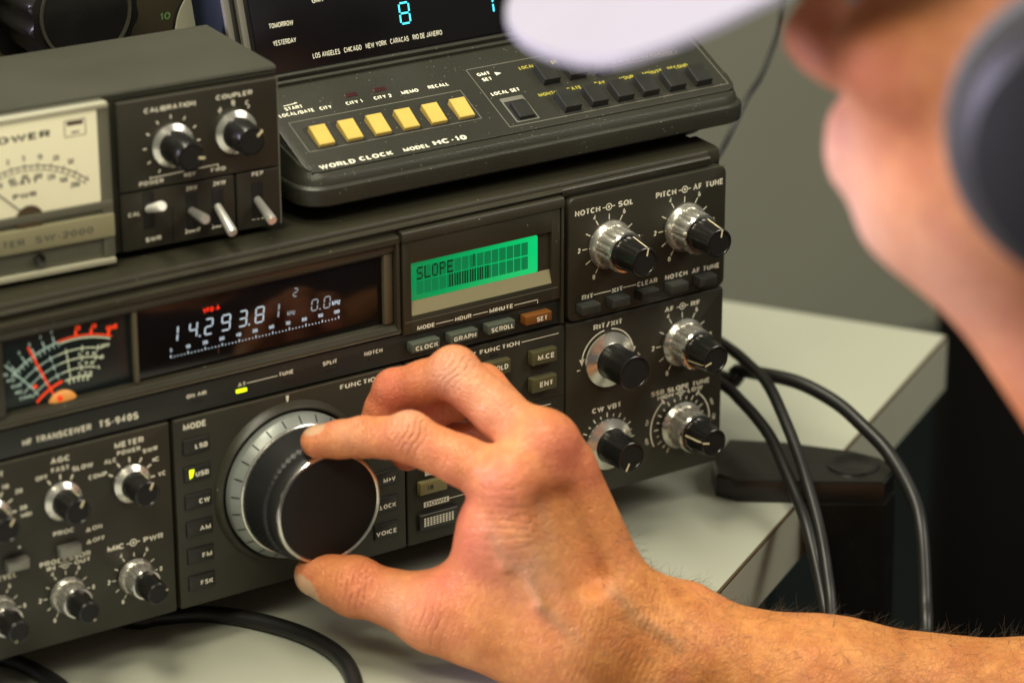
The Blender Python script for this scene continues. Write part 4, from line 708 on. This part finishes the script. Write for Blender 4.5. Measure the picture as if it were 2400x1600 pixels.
# ------------------------------------------------------------------ person: one continuous body grown from a distance field
HJ = {'palm': [([241.28, -87.88, 80.55], [269.52, -102.17, 24.63], 12, 15, 0), ([256.11, -85.66, 89.16], [274.95, -101.41, 25.53], 12.5, 15, 8), ([263.46, -84.78, 79.49], [278.71, -99.43, 24.04], 12, 15, 8), ([268.18, -82.16, 64.56], [281.5, -96.61, 20.28], 10.5, 12.5, 8), ([269.52, -102.17, 24.63], [290.46, -105.26, 3.65], 16, 25, 12), ([274.95, -101.41, 25.53], [290.46, -105.26, 3.65], 15, 25, 12), ([281.5, -96.61, 20.28], [290.46, -105.26, 3.65], 13, 23, 10), ([217.92, -70.02, 27.24], [259.51, -98.19, 19.4], 14, 18, 8), ([259.51, -98.19, 19.4], [290.46, -105.26, 3.65], 19, 25, 14), ([235.89, -81.35, 60.08], [232.75, -78.56, 40.21], 11.5, 13, 12), ([243.3, -87.61, 62.38], [259.5, -98.13, 30.22], 16, 18, 14), ([233.54, -81.63, 24.17], [263.57, -98.05, 9.1], 15, 22, 14), ([290.46, -105.26, 3.65], [351.17, -137.77, -19.52], 24.5, 30, 10), ([351.17, -137.77, -19.52], [429.2, -175.33, -40.53], 30, 35, 12), ([429.2, -175.33, -40.53], [503.54, -209.96, -57.72], 35, 42, 12), ([306.59, -107.25, 15.97], [316.35, -111.37, 9.84], 12.5, 10.5, 5)], 'fingers': [([([193.15, -27.9, 86.94], [199.66, -33.92, 88.53], 6.2, 6.85), ([199.66, -33.92, 88.53], [206.17, -39.95, 90.13], 6.85, 7.5), ([206.17, -39.95, 90.13], [211.32, -47.79, 91.47], 7.5, 7.502999999999999), ([211.32, -47.79, 91.47], [216.48, -55.62, 92.82], 7.502999999999999, 8.9), ([216.48, -55.62, 92.82], [228.88, -71.75, 86.69], 8.9, 9.10425), ([228.88, -71.75, 86.69], [241.28, -87.88, 80.55], 9.10425, 11.0)], 6), ([([222.05, -21.61, 82.87], [224.65, -24.41, 91.27], 7, 7.4), ([224.65, -24.41, 91.27], [227.25, -27.2, 99.67], 7.4, 7.8), ([227.25, -27.2, 99.67], [234.15, -37.51, 104.92], 7.8, 7.823250000000001), ([234.15, -37.51, 104.92], [241.04, -47.82, 110.17], 7.823250000000001, 9.3), ([241.04, -47.82, 110.17], [248.58, -66.74, 99.66], 9.3, 9.470250000000002), ([248.58, -66.74, 99.66], [256.11, -85.66, 89.16], 9.470250000000002, 11.4)], 6), ([([234.42, -24.01, 70.49], [238.83, -24.94, 78.52], 6.6, 7.05), ([238.83, -24.94, 78.52], [243.23, -25.88, 86.54], 7.05, 7.5), ([243.23, -25.88, 86.54], [249.47, -35.07, 93.24], 7.5, 7.457250000000001), ([249.47, -35.07, 93.24], [255.71, -44.26, 99.93], 7.457250000000001, 8.8), ([255.71, -44.26, 99.93], [259.58, -64.52, 89.71], 8.8, 8.875499999999999), ([259.58, -64.52, 89.71], [263.46, -84.78, 79.49], 8.875499999999999, 10.6)], 6), ([([242.47, -29.84, 69.23], [247.67, -31.74, 72.28], 6, 6.4), ([247.67, -31.74, 72.28], [252.86, -33.65, 75.34], 6.4, 6.8), ([252.86, -33.65, 75.34], [258.68, -41.44, 79.02], 6.8, 6.6795), ([258.68, -41.44, 79.02], [264.5, -49.23, 82.7], 6.6795, 7.8), ([264.5, -49.23, 82.7], [266.34, -65.69, 73.63], 7.8, 7.869), ([266.34, -65.69, 73.63], [268.18, -82.16, 64.56], 7.869, 9.4)], 6), ([([190.92, -28.04, 32.71], [195.1, -35.47, 32.25], 8.2, 9.399999999999999), ([195.1, -35.47, 32.25], [199.28, -42.9, 31.79], 9.399999999999999, 10.6), ([199.28, -42.9, 31.79], [208.6, -56.46, 29.51], 10.6, 10.705499999999999), ([208.6, -56.46, 29.51], [217.92, -70.02, 27.24], 10.705499999999999, 12.8)], 8)], 'bumps': [([239.68, -90.37, 83.9], 10, 9), ([255.22, -87.06, 94.14], 9.5, 9), ([263.95, -89.53, 80.97], 9, 5), ([216.03, -56.32, 94.77], 8.6, 3), ([241.35, -47.35, 111.56], 8.8, 3), ([199.28, -42.9, 31.79], 11.2, 3), ([216.91, -71.58, 27.99], 13.0, 4)], 'cords': [([237.58, -98.2, 80.48], [261.04, -112.35, 32.66], 3.0, 2.16, 3), ([251.41, -96.49, 88.66], [266.94, -111.52, 33.94], 3.25, 2.3400000000000003, 3), ([258.72, -95.14, 79.46], [270.88, -109.59, 32.04], 2.75, 1.9800000000000002, 3), ([211.98, -79.21, 34.87], [252.16, -109.55, 31.31], 2.3, 2.3, 4), ([245.44, -96.02, 75.62], [246.44, -101.69, 61.82], 1.4, 1.4, 3), ([246.44, -101.69, 61.82], [237.83, -103.19, 52.39], 1.4, 1.4, 3), ([237.83, -103.19, 52.39], [239.16, -108.37, 40.04], 1.4, 1.4, 3), ([239.16, -108.37, 40.04], [250.79, -116.79, 26.15], 1.4, 1.4, 3), ([260.06, -102.78, 69.25], [264.27, -109.48, 54.95], 1.4, 1.4, 3), ([264.27, -109.48, 54.95], [265.63, -114.7, 42.54], 1.4, 1.4, 3), ([265.63, -114.7, 42.54], [274.52, -121.72, 30.54], 1.4, 1.4, 3), ([274.52, -121.72, 30.54], [287.0, -129.33, 19.51], 1.4, 1.4, 3), ([226.97, -92.38, 67.59], [230.48, -98.51, 54.22], 1.4, 1.4, 3), ([230.48, -98.51, 54.22], [238.82, -101.68, 51.52], 1.4, 1.4, 3)], 'cuts': [([245.16, -104.54, 77.3], [256.0, -113.99, 47.68], 2.4, 2.6, 8), ([254.69, -103.03, 76.83], [262.22, -112.58, 47.32], 2.4, 2.6, 8)], 'red': [([216.48, -55.62, 92.82], 42, 0.341), ([241.04, -47.82, 110.17], 36, 0.3875), ([199.28, -42.9, 31.79], 36, 0.341), ([236.23, -95.66, 84.28], 14, 0.651), ([256.6, -95.94, 92.5], 13, 0.9), ([265.29, -94.83, 82.45], 11, 0.775), ([213.45, -60.29, 95.06], 9, 0.5425), ([203.65, -43.84, 91.99], 9, 0.3875), ([193.15, -27.9, 86.94], 13, 0.5425), ([227.25, -27.2, 99.67], 17, 0.9), ([222.05, -21.61, 82.87], 16, 0.9), ([243.23, -25.88, 86.54], 22, 0.9), ([234.42, -24.01, 70.49], 16, 0.9), ([234.15, -37.51, 104.92], 10, 0.5425), ([195.24, -49.12, 34.78], 12, 0.5425), ([189.41, -30.38, 33.83], 12, 0.5425), ([213.38, -77.03, 30.6], 15, 0.5425), ([223.54, -87.33, 60.37], 16, 0.6975), ([222.5, -81.7, 70.7], 12, 0.6200000000000001), ([213.81, -76.98, 41.99], 14, 0.6200000000000001)], 'pale': [([237.01, -54.05, 113.15], 9, 0.45), ([242.53, -69.96, 105.12], 14, 0.25), ([215.69, -56.87, 99.88], 7, 0.4), ([199.86, -40.07, 94.19], 8, 0.2), ([205.42, -66.96, 32.79], 9, 0.25), ([239.39, -108.02, 57.43], 16, 0.2)], 'veins': [([242.98, -99.74, 77.67], [244.43, -104.72, 63.54], 3.0, 0.38), ([244.43, -104.72, 63.54], [236.42, -105.35, 53.64], 3.0, 0.38), ([236.42, -105.35, 53.64], [238.12, -109.94, 40.98], 3.0, 0.38), ([238.12, -109.94, 40.98], [249.85, -118.16, 27.0], 3.0, 0.38), ([224.41, -96.39, 69.82], [228.26, -101.95, 56.2], 3.0, 0.38), ([228.26, -101.95, 56.2], [236.42, -105.35, 53.64], 3.0, 0.38), ([257.59, -106.41, 71.29], [262.16, -112.54, 56.73], 3.0, 0.38), ([262.16, -112.54, 56.73], [263.9, -117.19, 44.02], 3.0, 0.38), ([263.9, -117.19, 44.02], [272.92, -123.98, 31.93], 3.0, 0.38), ([272.92, -123.98, 31.93], [285.38, -131.56, 20.92], 3.0, 0.38)], 'creases': [([213.77, -59.82, 99.15], [0.58, -0.76, -0.29], 8, 2.3, 1.36), ([203.97, -43.38, 96.08], [0.54, -0.83, 0.14], 5.5, 1.7, 1.19), ([238.34, -52.02, 116.49], [0.33, -0.83, -0.46], 8, 2.4, 1.02), ([194.23, -50.68, 35.52], [0.56, -0.82, -0.14], 9, 2.4, 1.19), ([211.86, -79.36, 31.72], [0.56, -0.82, -0.14], 10, 3, 0.595), ([273.13, -121.38, 14.11], [0.87, -0.43, -0.25], 24, 2.3, 0.374), ([267.8, -118.97, 23.71], [0.87, -0.43, -0.25], 22, 2.1, 0.306), ([233.39, -99.94, 71.5], [0.21, 0.31, 0.93], 14, 3.2, 0.51)], 'nails': [([184.52, -29.68, 28.85], [[-0.49, 0.87, 0.05], [-0.44, -0.3, 0.85], [-0.76, -0.39, -0.52]], (9.5, 7.2, 5.0)), ([191.2, -27.73, 92.92], [[-0.72, 0.67, -0.18], [0.63, 0.74, 0.22], [-0.28, -0.04, 0.96]], (5.5, 4.2, 2.2))], 'hairline': ([274.84, -89.39, 42.42], [503.54, -209.96, -57.72])}
class Field:
    def __init__(s, lo, hi, h):
        s.lo = np.array(lo, float); s.h = h; s.n = np.ceil((np.array(hi)-s.lo)/h).astype(int)+1
    def new(s): return np.full(s.n, 60.0, np.float32)
    def sub(s, lo, hi):
        a = np.clip(np.floor((np.array(lo)-s.lo)/s.h).astype(int), 0, s.n-1); b = np.clip(np.ceil((np.array(hi)-s.lo)/s.h).astype(int)+1, 0, s.n)
        ax = [s.lo[i]+s.h*np.arange(a[i], b[i]) for i in range(3)]
        return tuple(slice(a[i], b[i]) for i in range(3)), np.stack(np.meshgrid(*ax, indexing='ij'), -1).astype(np.float32)
def smin(a, b, k):
    if k <= 0: return np.minimum(a, b)
    h = np.maximum(k-np.abs(a-b), 0)/k; return np.minimum(a, b)-h*h*k*0.25
def cone_d(P, a, b, ra, rb):
    a = np.array(a, np.float32); b = np.array(b, np.float32); d = b-a; t = np.clip(((P-a)@d)/(d@d), 0, 1)
    return np.linalg.norm(P-a-t[..., None]*d, axis=-1)-(ra+(rb-ra)*t)
def put_cone(F, g, a, b, ra, rb, k, sign=1):
    m_ = max(ra, rb)+k+4*F.h; lo = np.minimum(a, b)-m_; hi = np.maximum(a, b)+m_; sl, P = F.sub(lo, hi)
    if P.size == 0: return
    d = cone_d(P, a, b, ra, rb); g[sl] = smin(g[sl], d, k) if sign > 0 else -smin(-g[sl], d, k)
def put_ell(F, g, c, ax, rad, k, sign=1):
    c = np.array(c, float); m_ = max(rad)+k+4*F.h; sl, P = F.sub(c-m_, c+m_)
    if P.size == 0: return
    q = (P-c)@np.array(ax, np.float32).T; r = np.array(rad, np.float32)
    k0 = np.linalg.norm(q/r, axis=-1); k1 = np.linalg.norm(q/(r*r), axis=-1)+1e-9; d = np.where(k0 > 1e-4, k0*(k0-1)/k1, -min(rad))
    g[sl] = smin(g[sl], d, k) if sign > 0 else -smin(-g[sl], d, k)
def nets(F, g):
    s = g < 0; nx, ny, nz = g.shape
    c = np.zeros((nx-1, ny-1, nz-1), np.int8)
    for i in (0, 1):
        for j in (0, 1):
            for k in (0, 1): c += s[i:nx-1+i, j:ny-1+j, k:nz-1+k]
    act = (c > 0) & (c < 8); idx = -np.ones(act.shape, np.int64); A = np.argwhere(act); idx[act] = np.arange(len(A))
    acc = np.zeros((len(A), 3)); cnt = np.zeros(len(A)); cr = [(i, j, k) for i in (0, 1) for j in (0, 1) for k in (0, 1)]
    for p in cr:
        for ax in range(3):
            if p[ax] == 0:
                q = list(p); q[ax] = 1; q = tuple(q)
                va = g[A[:, 0]+p[0], A[:, 1]+p[1], A[:, 2]+p[2]]; vb = g[A[:, 0]+q[0], A[:, 1]+q[1], A[:, 2]+q[2]]
                mk = (va < 0) != (vb < 0); t = np.where(mk, va/(va-vb+1e-12), 0)
                pt = np.tile(np.array(p, float), (len(A), 1)); pt[:, ax] += t; acc[mk] += pt[mk]; cnt[mk] += 1
    V = F.lo+F.h*(A+acc/cnt[:, None]); Q = []
    for ax in range(3):
        o = [i for i in range(3) if i != ax]; sh = [slice(None)]*3; sh[ax] = slice(0, -1); s0 = s[tuple(sh)]; sh[ax] = slice(1, None); s1 = s[tuple(sh)]
        E_ = np.argwhere(s0 != s1); ok = (E_[:, o[0]] > 0) & (E_[:, o[1]] > 0) & (E_[:, o[0]] < g.shape[o[0]]-1) & (E_[:, o[1]] < g.shape[o[1]]-1); E_ = E_[ok]
        def cc(d0, d1):
            B = E_.copy(); B[:, o[0]] -= d0; B[:, o[1]] -= d1; return idx[B[:, 0], B[:, 1], B[:, 2]]
        q = np.stack([cc(1, 1), cc(0, 1), cc(0, 0), cc(1, 0)], 1); inside = s0[E_[:, 0], E_[:, 1], E_[:, 2]]
        fl_ = inside if ax != 1 else ~inside; q[~fl_] = q[~fl_][:, ::-1]; Q.append(q)
    return V, np.concatenate(Q)
def to_mesh(name, V, Q, mats, tone=None, crease=None, mi=None):
    me = bpy.data.meshes.new(name); me.vertices.add(len(V)); me.vertices.foreach_set('co', (V*MM).astype(np.float32).ravel())
    me.loops.add(len(Q)*4); me.loops.foreach_set('vertex_index', Q.astype(np.int32).ravel()); me.polygons.add(len(Q))
    me.polygons.foreach_set('loop_start', np.arange(0, len(Q)*4, 4, dtype=np.int32)); me.polygons.foreach_set('use_smooth', np.ones(len(Q), bool))
    for m_ in mats: me.materials.append(M[m_])
    if mi is not None: me.polygons.foreach_set('material_index', mi.astype(np.int32))
    me.update(calc_edges=True); me.validate()
    if tone is not None:
        a = me.attributes.new('tone', 'FLOAT_COLOR', 'POINT'); a.data.foreach_set('color', np.concatenate([tone, np.ones((len(V), 1))], 1).astype(np.float32).ravel())
        a = me.attributes.new('crease', 'FLOAT', 'POINT'); a.data.foreach_set('value', crease.astype(np.float32))
    o = bpy.data.objects.new(name, me); COL.objects.link(o); return o
def relax(V, Q, it=2, f=0.5):
    n = len(V)
    for _ in range(it):
        acc = np.zeros_like(V); c = np.zeros(n)
        for a, b in ((0, 1), (1, 2), (2, 3), (3, 0)):
            np.add.at(acc, Q[:, a], V[Q[:, b]]); np.add.at(c, Q[:, a], 1); np.add.at(acc, Q[:, b], V[Q[:, a]]); np.add.at(c, Q[:, b], 1)
        V = V+(acc/c[:, None]-V)*f
    return V
# --- hand and forearm
FH = Field([138.92, -261.96, -109.72], [555.54, 30.39, 162.17], 1.0)
g = FH.new()
for a, b, ra, rb, k in HJ['palm']: put_cone(FH, g, a, b, ra, rb, k)
hand = g.copy()
for fing, kk in HJ['fingers']:
    gf = FH.new()
    for a, b, ra, rb in fing: put_cone(FH, gf, a, b, ra, rb, 2.5)
    hand = smin(hand, smin(g, gf, kk), 0.9)
for c, r, k in HJ['bumps']: put_ell(FH, hand, c, np.eye(3), (r, r, r), k)
for a, b, ra, rb, k in HJ['cords']: put_cone(FH, hand, a, b, ra, rb, k)
for a, b, ra, rb, k in HJ['cuts']: put_cone(FH, hand, a, b, ra, rb, k, -1)
V1, Q1 = nets(FH, hand); V1 = relax(V1, Q1, 2, .45)
def seg_dist(V, a, b):
    a = np.array(a); b = np.array(b); d = b-a; t = np.clip(((V-a)@d)/(d@d), 0, 1); return np.linalg.norm(V-a-t[:, None]*d, axis=1), t
tone = np.zeros((len(V1), 3)); crease = np.zeros(len(V1))
for c, r, s_ in HJ['red']: tone[:, 0] = np.maximum(tone[:, 0], s_*np.exp(-(np.linalg.norm(V1-np.array(c), axis=1)/r)**2))
for c, r, s_ in HJ['pale']: tone[:, 2] = np.maximum(tone[:, 2], s_*np.exp(-(np.linalg.norm(V1-np.array(c), axis=1)/r)**2))
for a, b, r, s_ in HJ['veins']: d, t = seg_dist(V1, a, b); tone[:, 1] = np.maximum(tone[:, 1], s_*np.exp(-(d/r)**2))
for c, ax, r, per, s_ in HJ['creases']:      # skin folds across a joint
    q = V1-np.array(c); u_ = q@np.array(ax); w_ = np.exp(-(np.linalg.norm(q, axis=1)/r)**2); ph = u_/per+0.35*np.sin(q@np.array([.9, .7, .5])/2.3)
    crease += s_*w_*np.maximum(0, np.cos(2*np.pi*ph))**4
mi1 = np.zeros(len(Q1), int); fc = V1[Q1].mean(1)
for c, ax, r in HJ['nails']:
    q = (fc-np.array(c))@np.array(ax).T; k0 = np.linalg.norm(q/np.array(r), axis=1); mi1[k0 < 1] = 1
# --- head, neck, torso and upper arm
HO = np.array([294.22, -354.04, 309.8]); HF = np.array([-0.6557, 0.7555, 0.0]); HF /= np.linalg.norm(HF); HL_ = np.cross([0, 0, 1.0], HF)
PT = math.radians(0.0); hf = HF*math.cos(PT)-np.array([0, 0, 1])*math.sin(PT); hu = HF*math.sin(PT)+np.array([0, 0, 1])*math.cos(PT); AX = np.stack([hf, HL_, hu])
def hp(f, l, u): return HO+hf*f+HL_*l+hu*u
BODY = {'nb': [372.91, -444.69, 159.8], 'rs': [514.69, -360.3, 134.8], 'ls': [249.15, -529.46, 114.8], 'el': [503.54, -209.96, -57.72], 'pv': [453.46, -571.14, -310.2], 'ch': [405.13, -495.27, -10.2], 'lel': [177.09, -527.96, -155.2], 'mid': [431.98, -537.42, -170.2]}
allp = np.array([hp(130, 0, 0), hp(-110, 90, 150), hp(-110, -90, -150)]+[np.array(v) for v in BODY.values()])
FB_ = Field(allp.min(0)-150, allp.max(0)+130, 4.0)
b_ = FB_.new()
def he(f, l, u, rf, rl, ru, k, sign=1): put_ell(FB_, b_, hp(f, l, u), AX, (rf, rl, ru), k, sign)
he(-8, 0, 42, 96, 74, 84, 10); he(30, 0, -5, 62, 62, 80, 18); he(48, 0, -46, 40, 38, 30, 16); he(73, 0, -62, 15, 17, 14, 12)
he(80, 0, 36, 16, 48, 14, 14); he(70, 40, 0, 22, 20, 18, 14); he(70, -40, 0, 22, 20, 18, 14)
put_cone(FB_, b_, hp(90, 0, 24), hp(104, 0, -8), 6, 9, 10); he(103, 0, -12, 10, 10, 8, 7); he(98, 9, -16, 8, 7, 7, 5); he(98, -9, -16, 8, 7, 7, 5)
he(90, 0, -34, 10, 20, 6, 8); he(92, 0, -42, 8, 19, 5, 5); he(91, 0, -49, 8, 17, 5.5, 5)
he(84, 31, 18, 10, 14, 9, 8, -1); he(84, -31, 18, 10, 14, 9, 8, -1); he(76, 31, 17, 12, 12, 11, 4); he(76, -31, 17, 12, 12, 11, 4)
for s_ in (1, -1): he(-8, 74*s_, 0, 18, 8, 28, 5)
pt_ = lambda q: hp(*q) if isinstance(q, list) else np.array(BODY[q])
for a, c, ra, rb, k in [([-25, 0, -10], 'nb', 52, 58, 20), ([52, 0, -50], [-52, 0, -172], 30, 44, 20), ('nb', 'ch', 60, 115, 40), ('ch', 'mid', 120, 120, 40), ('mid', 'pv', 120, 130, 40), ('nb', 'rs', 50, 55, 40), ('nb', 'ls', 50, 55, 40), ('rs', 'el', 52, 42, 30), ('ls', 'lel', 52, 42, 30)]: put_cone(FB_, b_, pt_(a), pt_(c), ra, rb, k)
V2, Q2 = nets(FB_, b_); V2 = relax(V2, Q2, 3, .5)
tone2 = np.zeros((len(V2), 3)); 
for p_, r, s_ in ((hp(108, 0, -14), 26, .75), (hp(86, 50, -2), 34, .45), (hp(-8, 80, -5), 30, .5), (hp(40, 50, -105), 45, .35)): tone2[:, 0] = np.maximum(tone2[:, 0], s_*np.exp(-(np.linalg.norm(V2-p_, axis=1)/r)**2))
for p_, r, s_ in ((hp(86, 0, -58), 34, .95), (hp(60, 30, -72), 30, .45), ): tone2[:, 2] = np.maximum(tone2[:, 2], s_*np.exp(-(np.linalg.norm(V2-p_, axis=1)/r)**2))  # cool light on chin and jaw painted into the skin tone
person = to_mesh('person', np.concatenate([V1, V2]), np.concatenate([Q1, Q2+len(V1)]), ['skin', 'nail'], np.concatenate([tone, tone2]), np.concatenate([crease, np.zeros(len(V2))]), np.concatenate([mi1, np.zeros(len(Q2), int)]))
tag(person, 'person in a white cap and dark shirt turning the large knob of a radio', 'person')
# eyes, brows and hair
for s_ in (1, -1):
    b = MB(); c = hp(82, 31*s_, 17)
    R = []
    for i in range(9):
        t = math.pi*i/8-math.pi/2; R.append([tuple(c+hf*9*math.sin(t)+(HL_*math.cos(q)+hu*math.sin(q))*9*max(.02, math.cos(t))) for q in np.linspace(0, 2*math.pi, 16, endpoint=False)])
    b.loft(R, 'white_cloth')
    R = [[tuple(c+hf*9.2+(HL_*math.cos(q)+hu*math.sin(q))*r) for q in np.linspace(0, 2*math.pi, 14, endpoint=False)] for r in (4.4, .1)]; b.loft(R, 'dark')
    b.build('eye', person)
b = MB(); n1, n2 = 26, 18; R = []
for i in range(n1):       # hair below the cap, round the back of the head
    a = math.radians(62+236*i/(n1-1)); ring = []
    for j in range(n2):
        u = 50-92*j/(n2-1); rr = 1.0+.02*math.sin(9*a+j)
        lo = 8+78*max(0, -math.cos(a)); u2 = 56-(lo)*j/(n2-1); sc2 = math.sqrt(max(.1, 1-((u2-42)/96)**2))
        ring.append(tuple(hp(-8, 0, u2)+hf*(101*sc2*rr*math.cos(a))+HL_*(79*sc2*rr*math.sin(a))))
    R.append(ring)
b.loft(R, 'hairm', False, False, False); b.build('hair', person)
b = MB()                       # cap: crown and brim with thickness
R = []
for j in range(13):
    t = math.radians(90*j/12); R.append([tuple(hp(-6, 0, 50)+hf*(105*math.cos(t)**.8*math.cos(q))+HL_*(83*math.cos(t)**.8*math.sin(q))+hu*(84*math.sin(t)**.9-4)) for q in np.linspace(0, 2*math.pi, 48, endpoint=False)])
b.loft(R, 'white_cloth', True, True); cap_ = b.build('cap', person, 60)
b = MB(); BR = {'f0': 92, 'f1': 196, 'hw': 77, 'u0': 46, 'dip': 36, 'droop': 20, 'pw': 0.5}; nu, nv = 34, 12; top_ = []; 
def brim_pt(u, v):
    a = math.pi*(u-.5)                     # across the brim from the wearer's left to right
    l = BR['hw']*math.sin(a); f0 = BR['f0']*math.sqrt(max(0, 1-(l/84.0)**2)); f1 = BR['f0']*.35+(BR['f1']-BR['f0']*.35)*max(0, math.cos(a))**BR['pw']
    f = f0+(max(f1, f0)-f0)*v; uu = BR['u0']-BR['dip']*(f-60)/100-BR['droop']*(l/75)**2*min(1, max(0, (f-72)/80)); return f, l, uu
vs = []; fs = []
for th in (0, 2.6):
    for i in range(nu+1):
        for j in range(nv+1): f, l, uu = brim_pt(i/nu, j/nv); vs.append(tuple(hp(f, l, uu-th)))
N_ = (nu+1)*(nv+1); id_ = lambda i, j, k: k*N_+i*(nv+1)+j
for i in range(nu):
    for j in range(nv): fs += [[id_(i, j, 0), id_(i+1, j, 0), id_(i+1, j+1, 0), id_(i, j+1, 0)], [id_(i, j, 1), id_(i, j+1, 1), id_(i+1, j+1, 1), id_(i+1, j, 1)]]
    fs.append([id_(i, nv, 0), id_(i+1, nv, 0), id_(i+1, nv, 1), id_(i, nv, 1)])
b.add(vs, fs, 'white_cloth'); b.build('brim', cap_, 60)
# shirt: a slightly larger shell round torso and sleeve
s_f = FB_.new()
for a, c, ra, rb, k in [('ch', 'mid', 128, 128, 10), ('mid', 'pv', 128, 138, 30), ('rs', 'el', 60, 56, 30), ('ls', 'lel', 60, 54, 30), ('rs', 'ch', 62, 124, 40), ('ls', 'ch', 62, 124, 40)]: put_cone(FB_, s_f, np.array(BODY[a]), np.array(BODY[c]), ra, rb, k)
Vs, Qs = nets(FB_, s_f); Vs = relax(Vs, Qs, 2, .5); sh_ = to_mesh('shirt', Vs, Qs, ['shirt']); adopt(sh_, person)
# arm hair: short fine curved strands rooted on the back of the wrist and forearm
vn = np.zeros_like(V1); e_a = V1[Q1[:, 1]]-V1[Q1[:, 0]]; e_b = V1[Q1[:, 3]]-V1[Q1[:, 0]]; nf = np.cross(e_a, e_b)
for i in range(4): np.add.at(vn, Q1[:, i], nf)
vn /= np.linalg.norm(vn, axis=1)[:, None]+1e-9
wa, wb = np.array(HJ['hairline'][0]), np.array(HJ['hairline'][1]); axd = (wb-wa)/np.linalg.norm(wb-wa); tt = (V1-wa)@axd/np.linalg.norm(wb-wa)
cent = V1.mean(0)
dors = (vn@(CU*0.85-CF*0.45) > 0.0) & (tt > 0.0) & (tt < 1.0)
cand = np.where(dors)[0]; hb = MB(); sel = rng.choice(cand, size=min(len(cand), 3000), replace=False)
side = np.cross(axd, CF)
for i in sel:
    p = V1[i].copy(); nrm = vn[i]; Lh = rng.uniform(4, 10.5)*(0.55+.45*min(1, tt[i]*3)); dirn = nrm*rng.uniform(.03, .42)+axd*rng.uniform(-.2, .9)+rng.normal(0, .35, 3); dirn /= np.linalg.norm(dirn); cv = rng.normal(0, .5, 3)+axd*.3
    pts = []; q = p-nrm*.2
    for s_ in range(5): pts.append(q.copy()); q = q+dirn*Lh/4; dirn = dirn+cv*.22; dirn /= np.linalg.norm(dirn)
    hw_ = rng.uniform(.6, 1.15); hb.tube(pts, .06, 'armhair', 3, [.055*hw_, .055*hw_, .048*hw_, .036*hw_, .015])
hb.build('arm_hair', person)
# ------------------------------------------------------------------ headphones
hpn = thing('headphones', tuple(hp(-4, 0, 150)), 'dark over-ear headphones with grey ear cushions worn over the white cap', 'headphones')
def ear(sd):
    X = (np.stack([hf, -HL_*sd, hu], 1), hp(8, 0, -3)); b = MB(X)
    b.lathe(0, 0, [(-80, 42), (-84, 43), (-92, 43.8), (-96, 42), (-96.5, 33)], 'cushion', 64, None, False); o = b.build('ear_cushion', hpn)
    b = MB(X); b.lathe(0, 0, [(-93, 35), (-99, 38.0), (-108, 37.5), (-113, 33), (-116, 20), (-117.5, 2)], 'phones', 64); b.build('ear_cup', hpn)
    b = MB(X); b.tube([(-10, -112, 30), (-6, -116, 48), (-2, -113, 80), (0, -108, 112)], 4.5, 'cushion', 10); b.build('yoke', hpn)
ear(1); ear(-1)
b = MB(); R = []
for i in range(33):
    t = math.pi*i/32; c = hp(-4, 0, 40)+HL_*(110*math.cos(t))+hu*(46+68*math.sin(t)**.8); 
    R.append([tuple(c+hf*x+(HL_*math.cos(t)+hu*math.sin(t))*y) for x, y in ((-14, -3), (14, -3), (14, 3), (-14, 3))])
b.loft(R, 'phones'); b.build('headband', hpn)
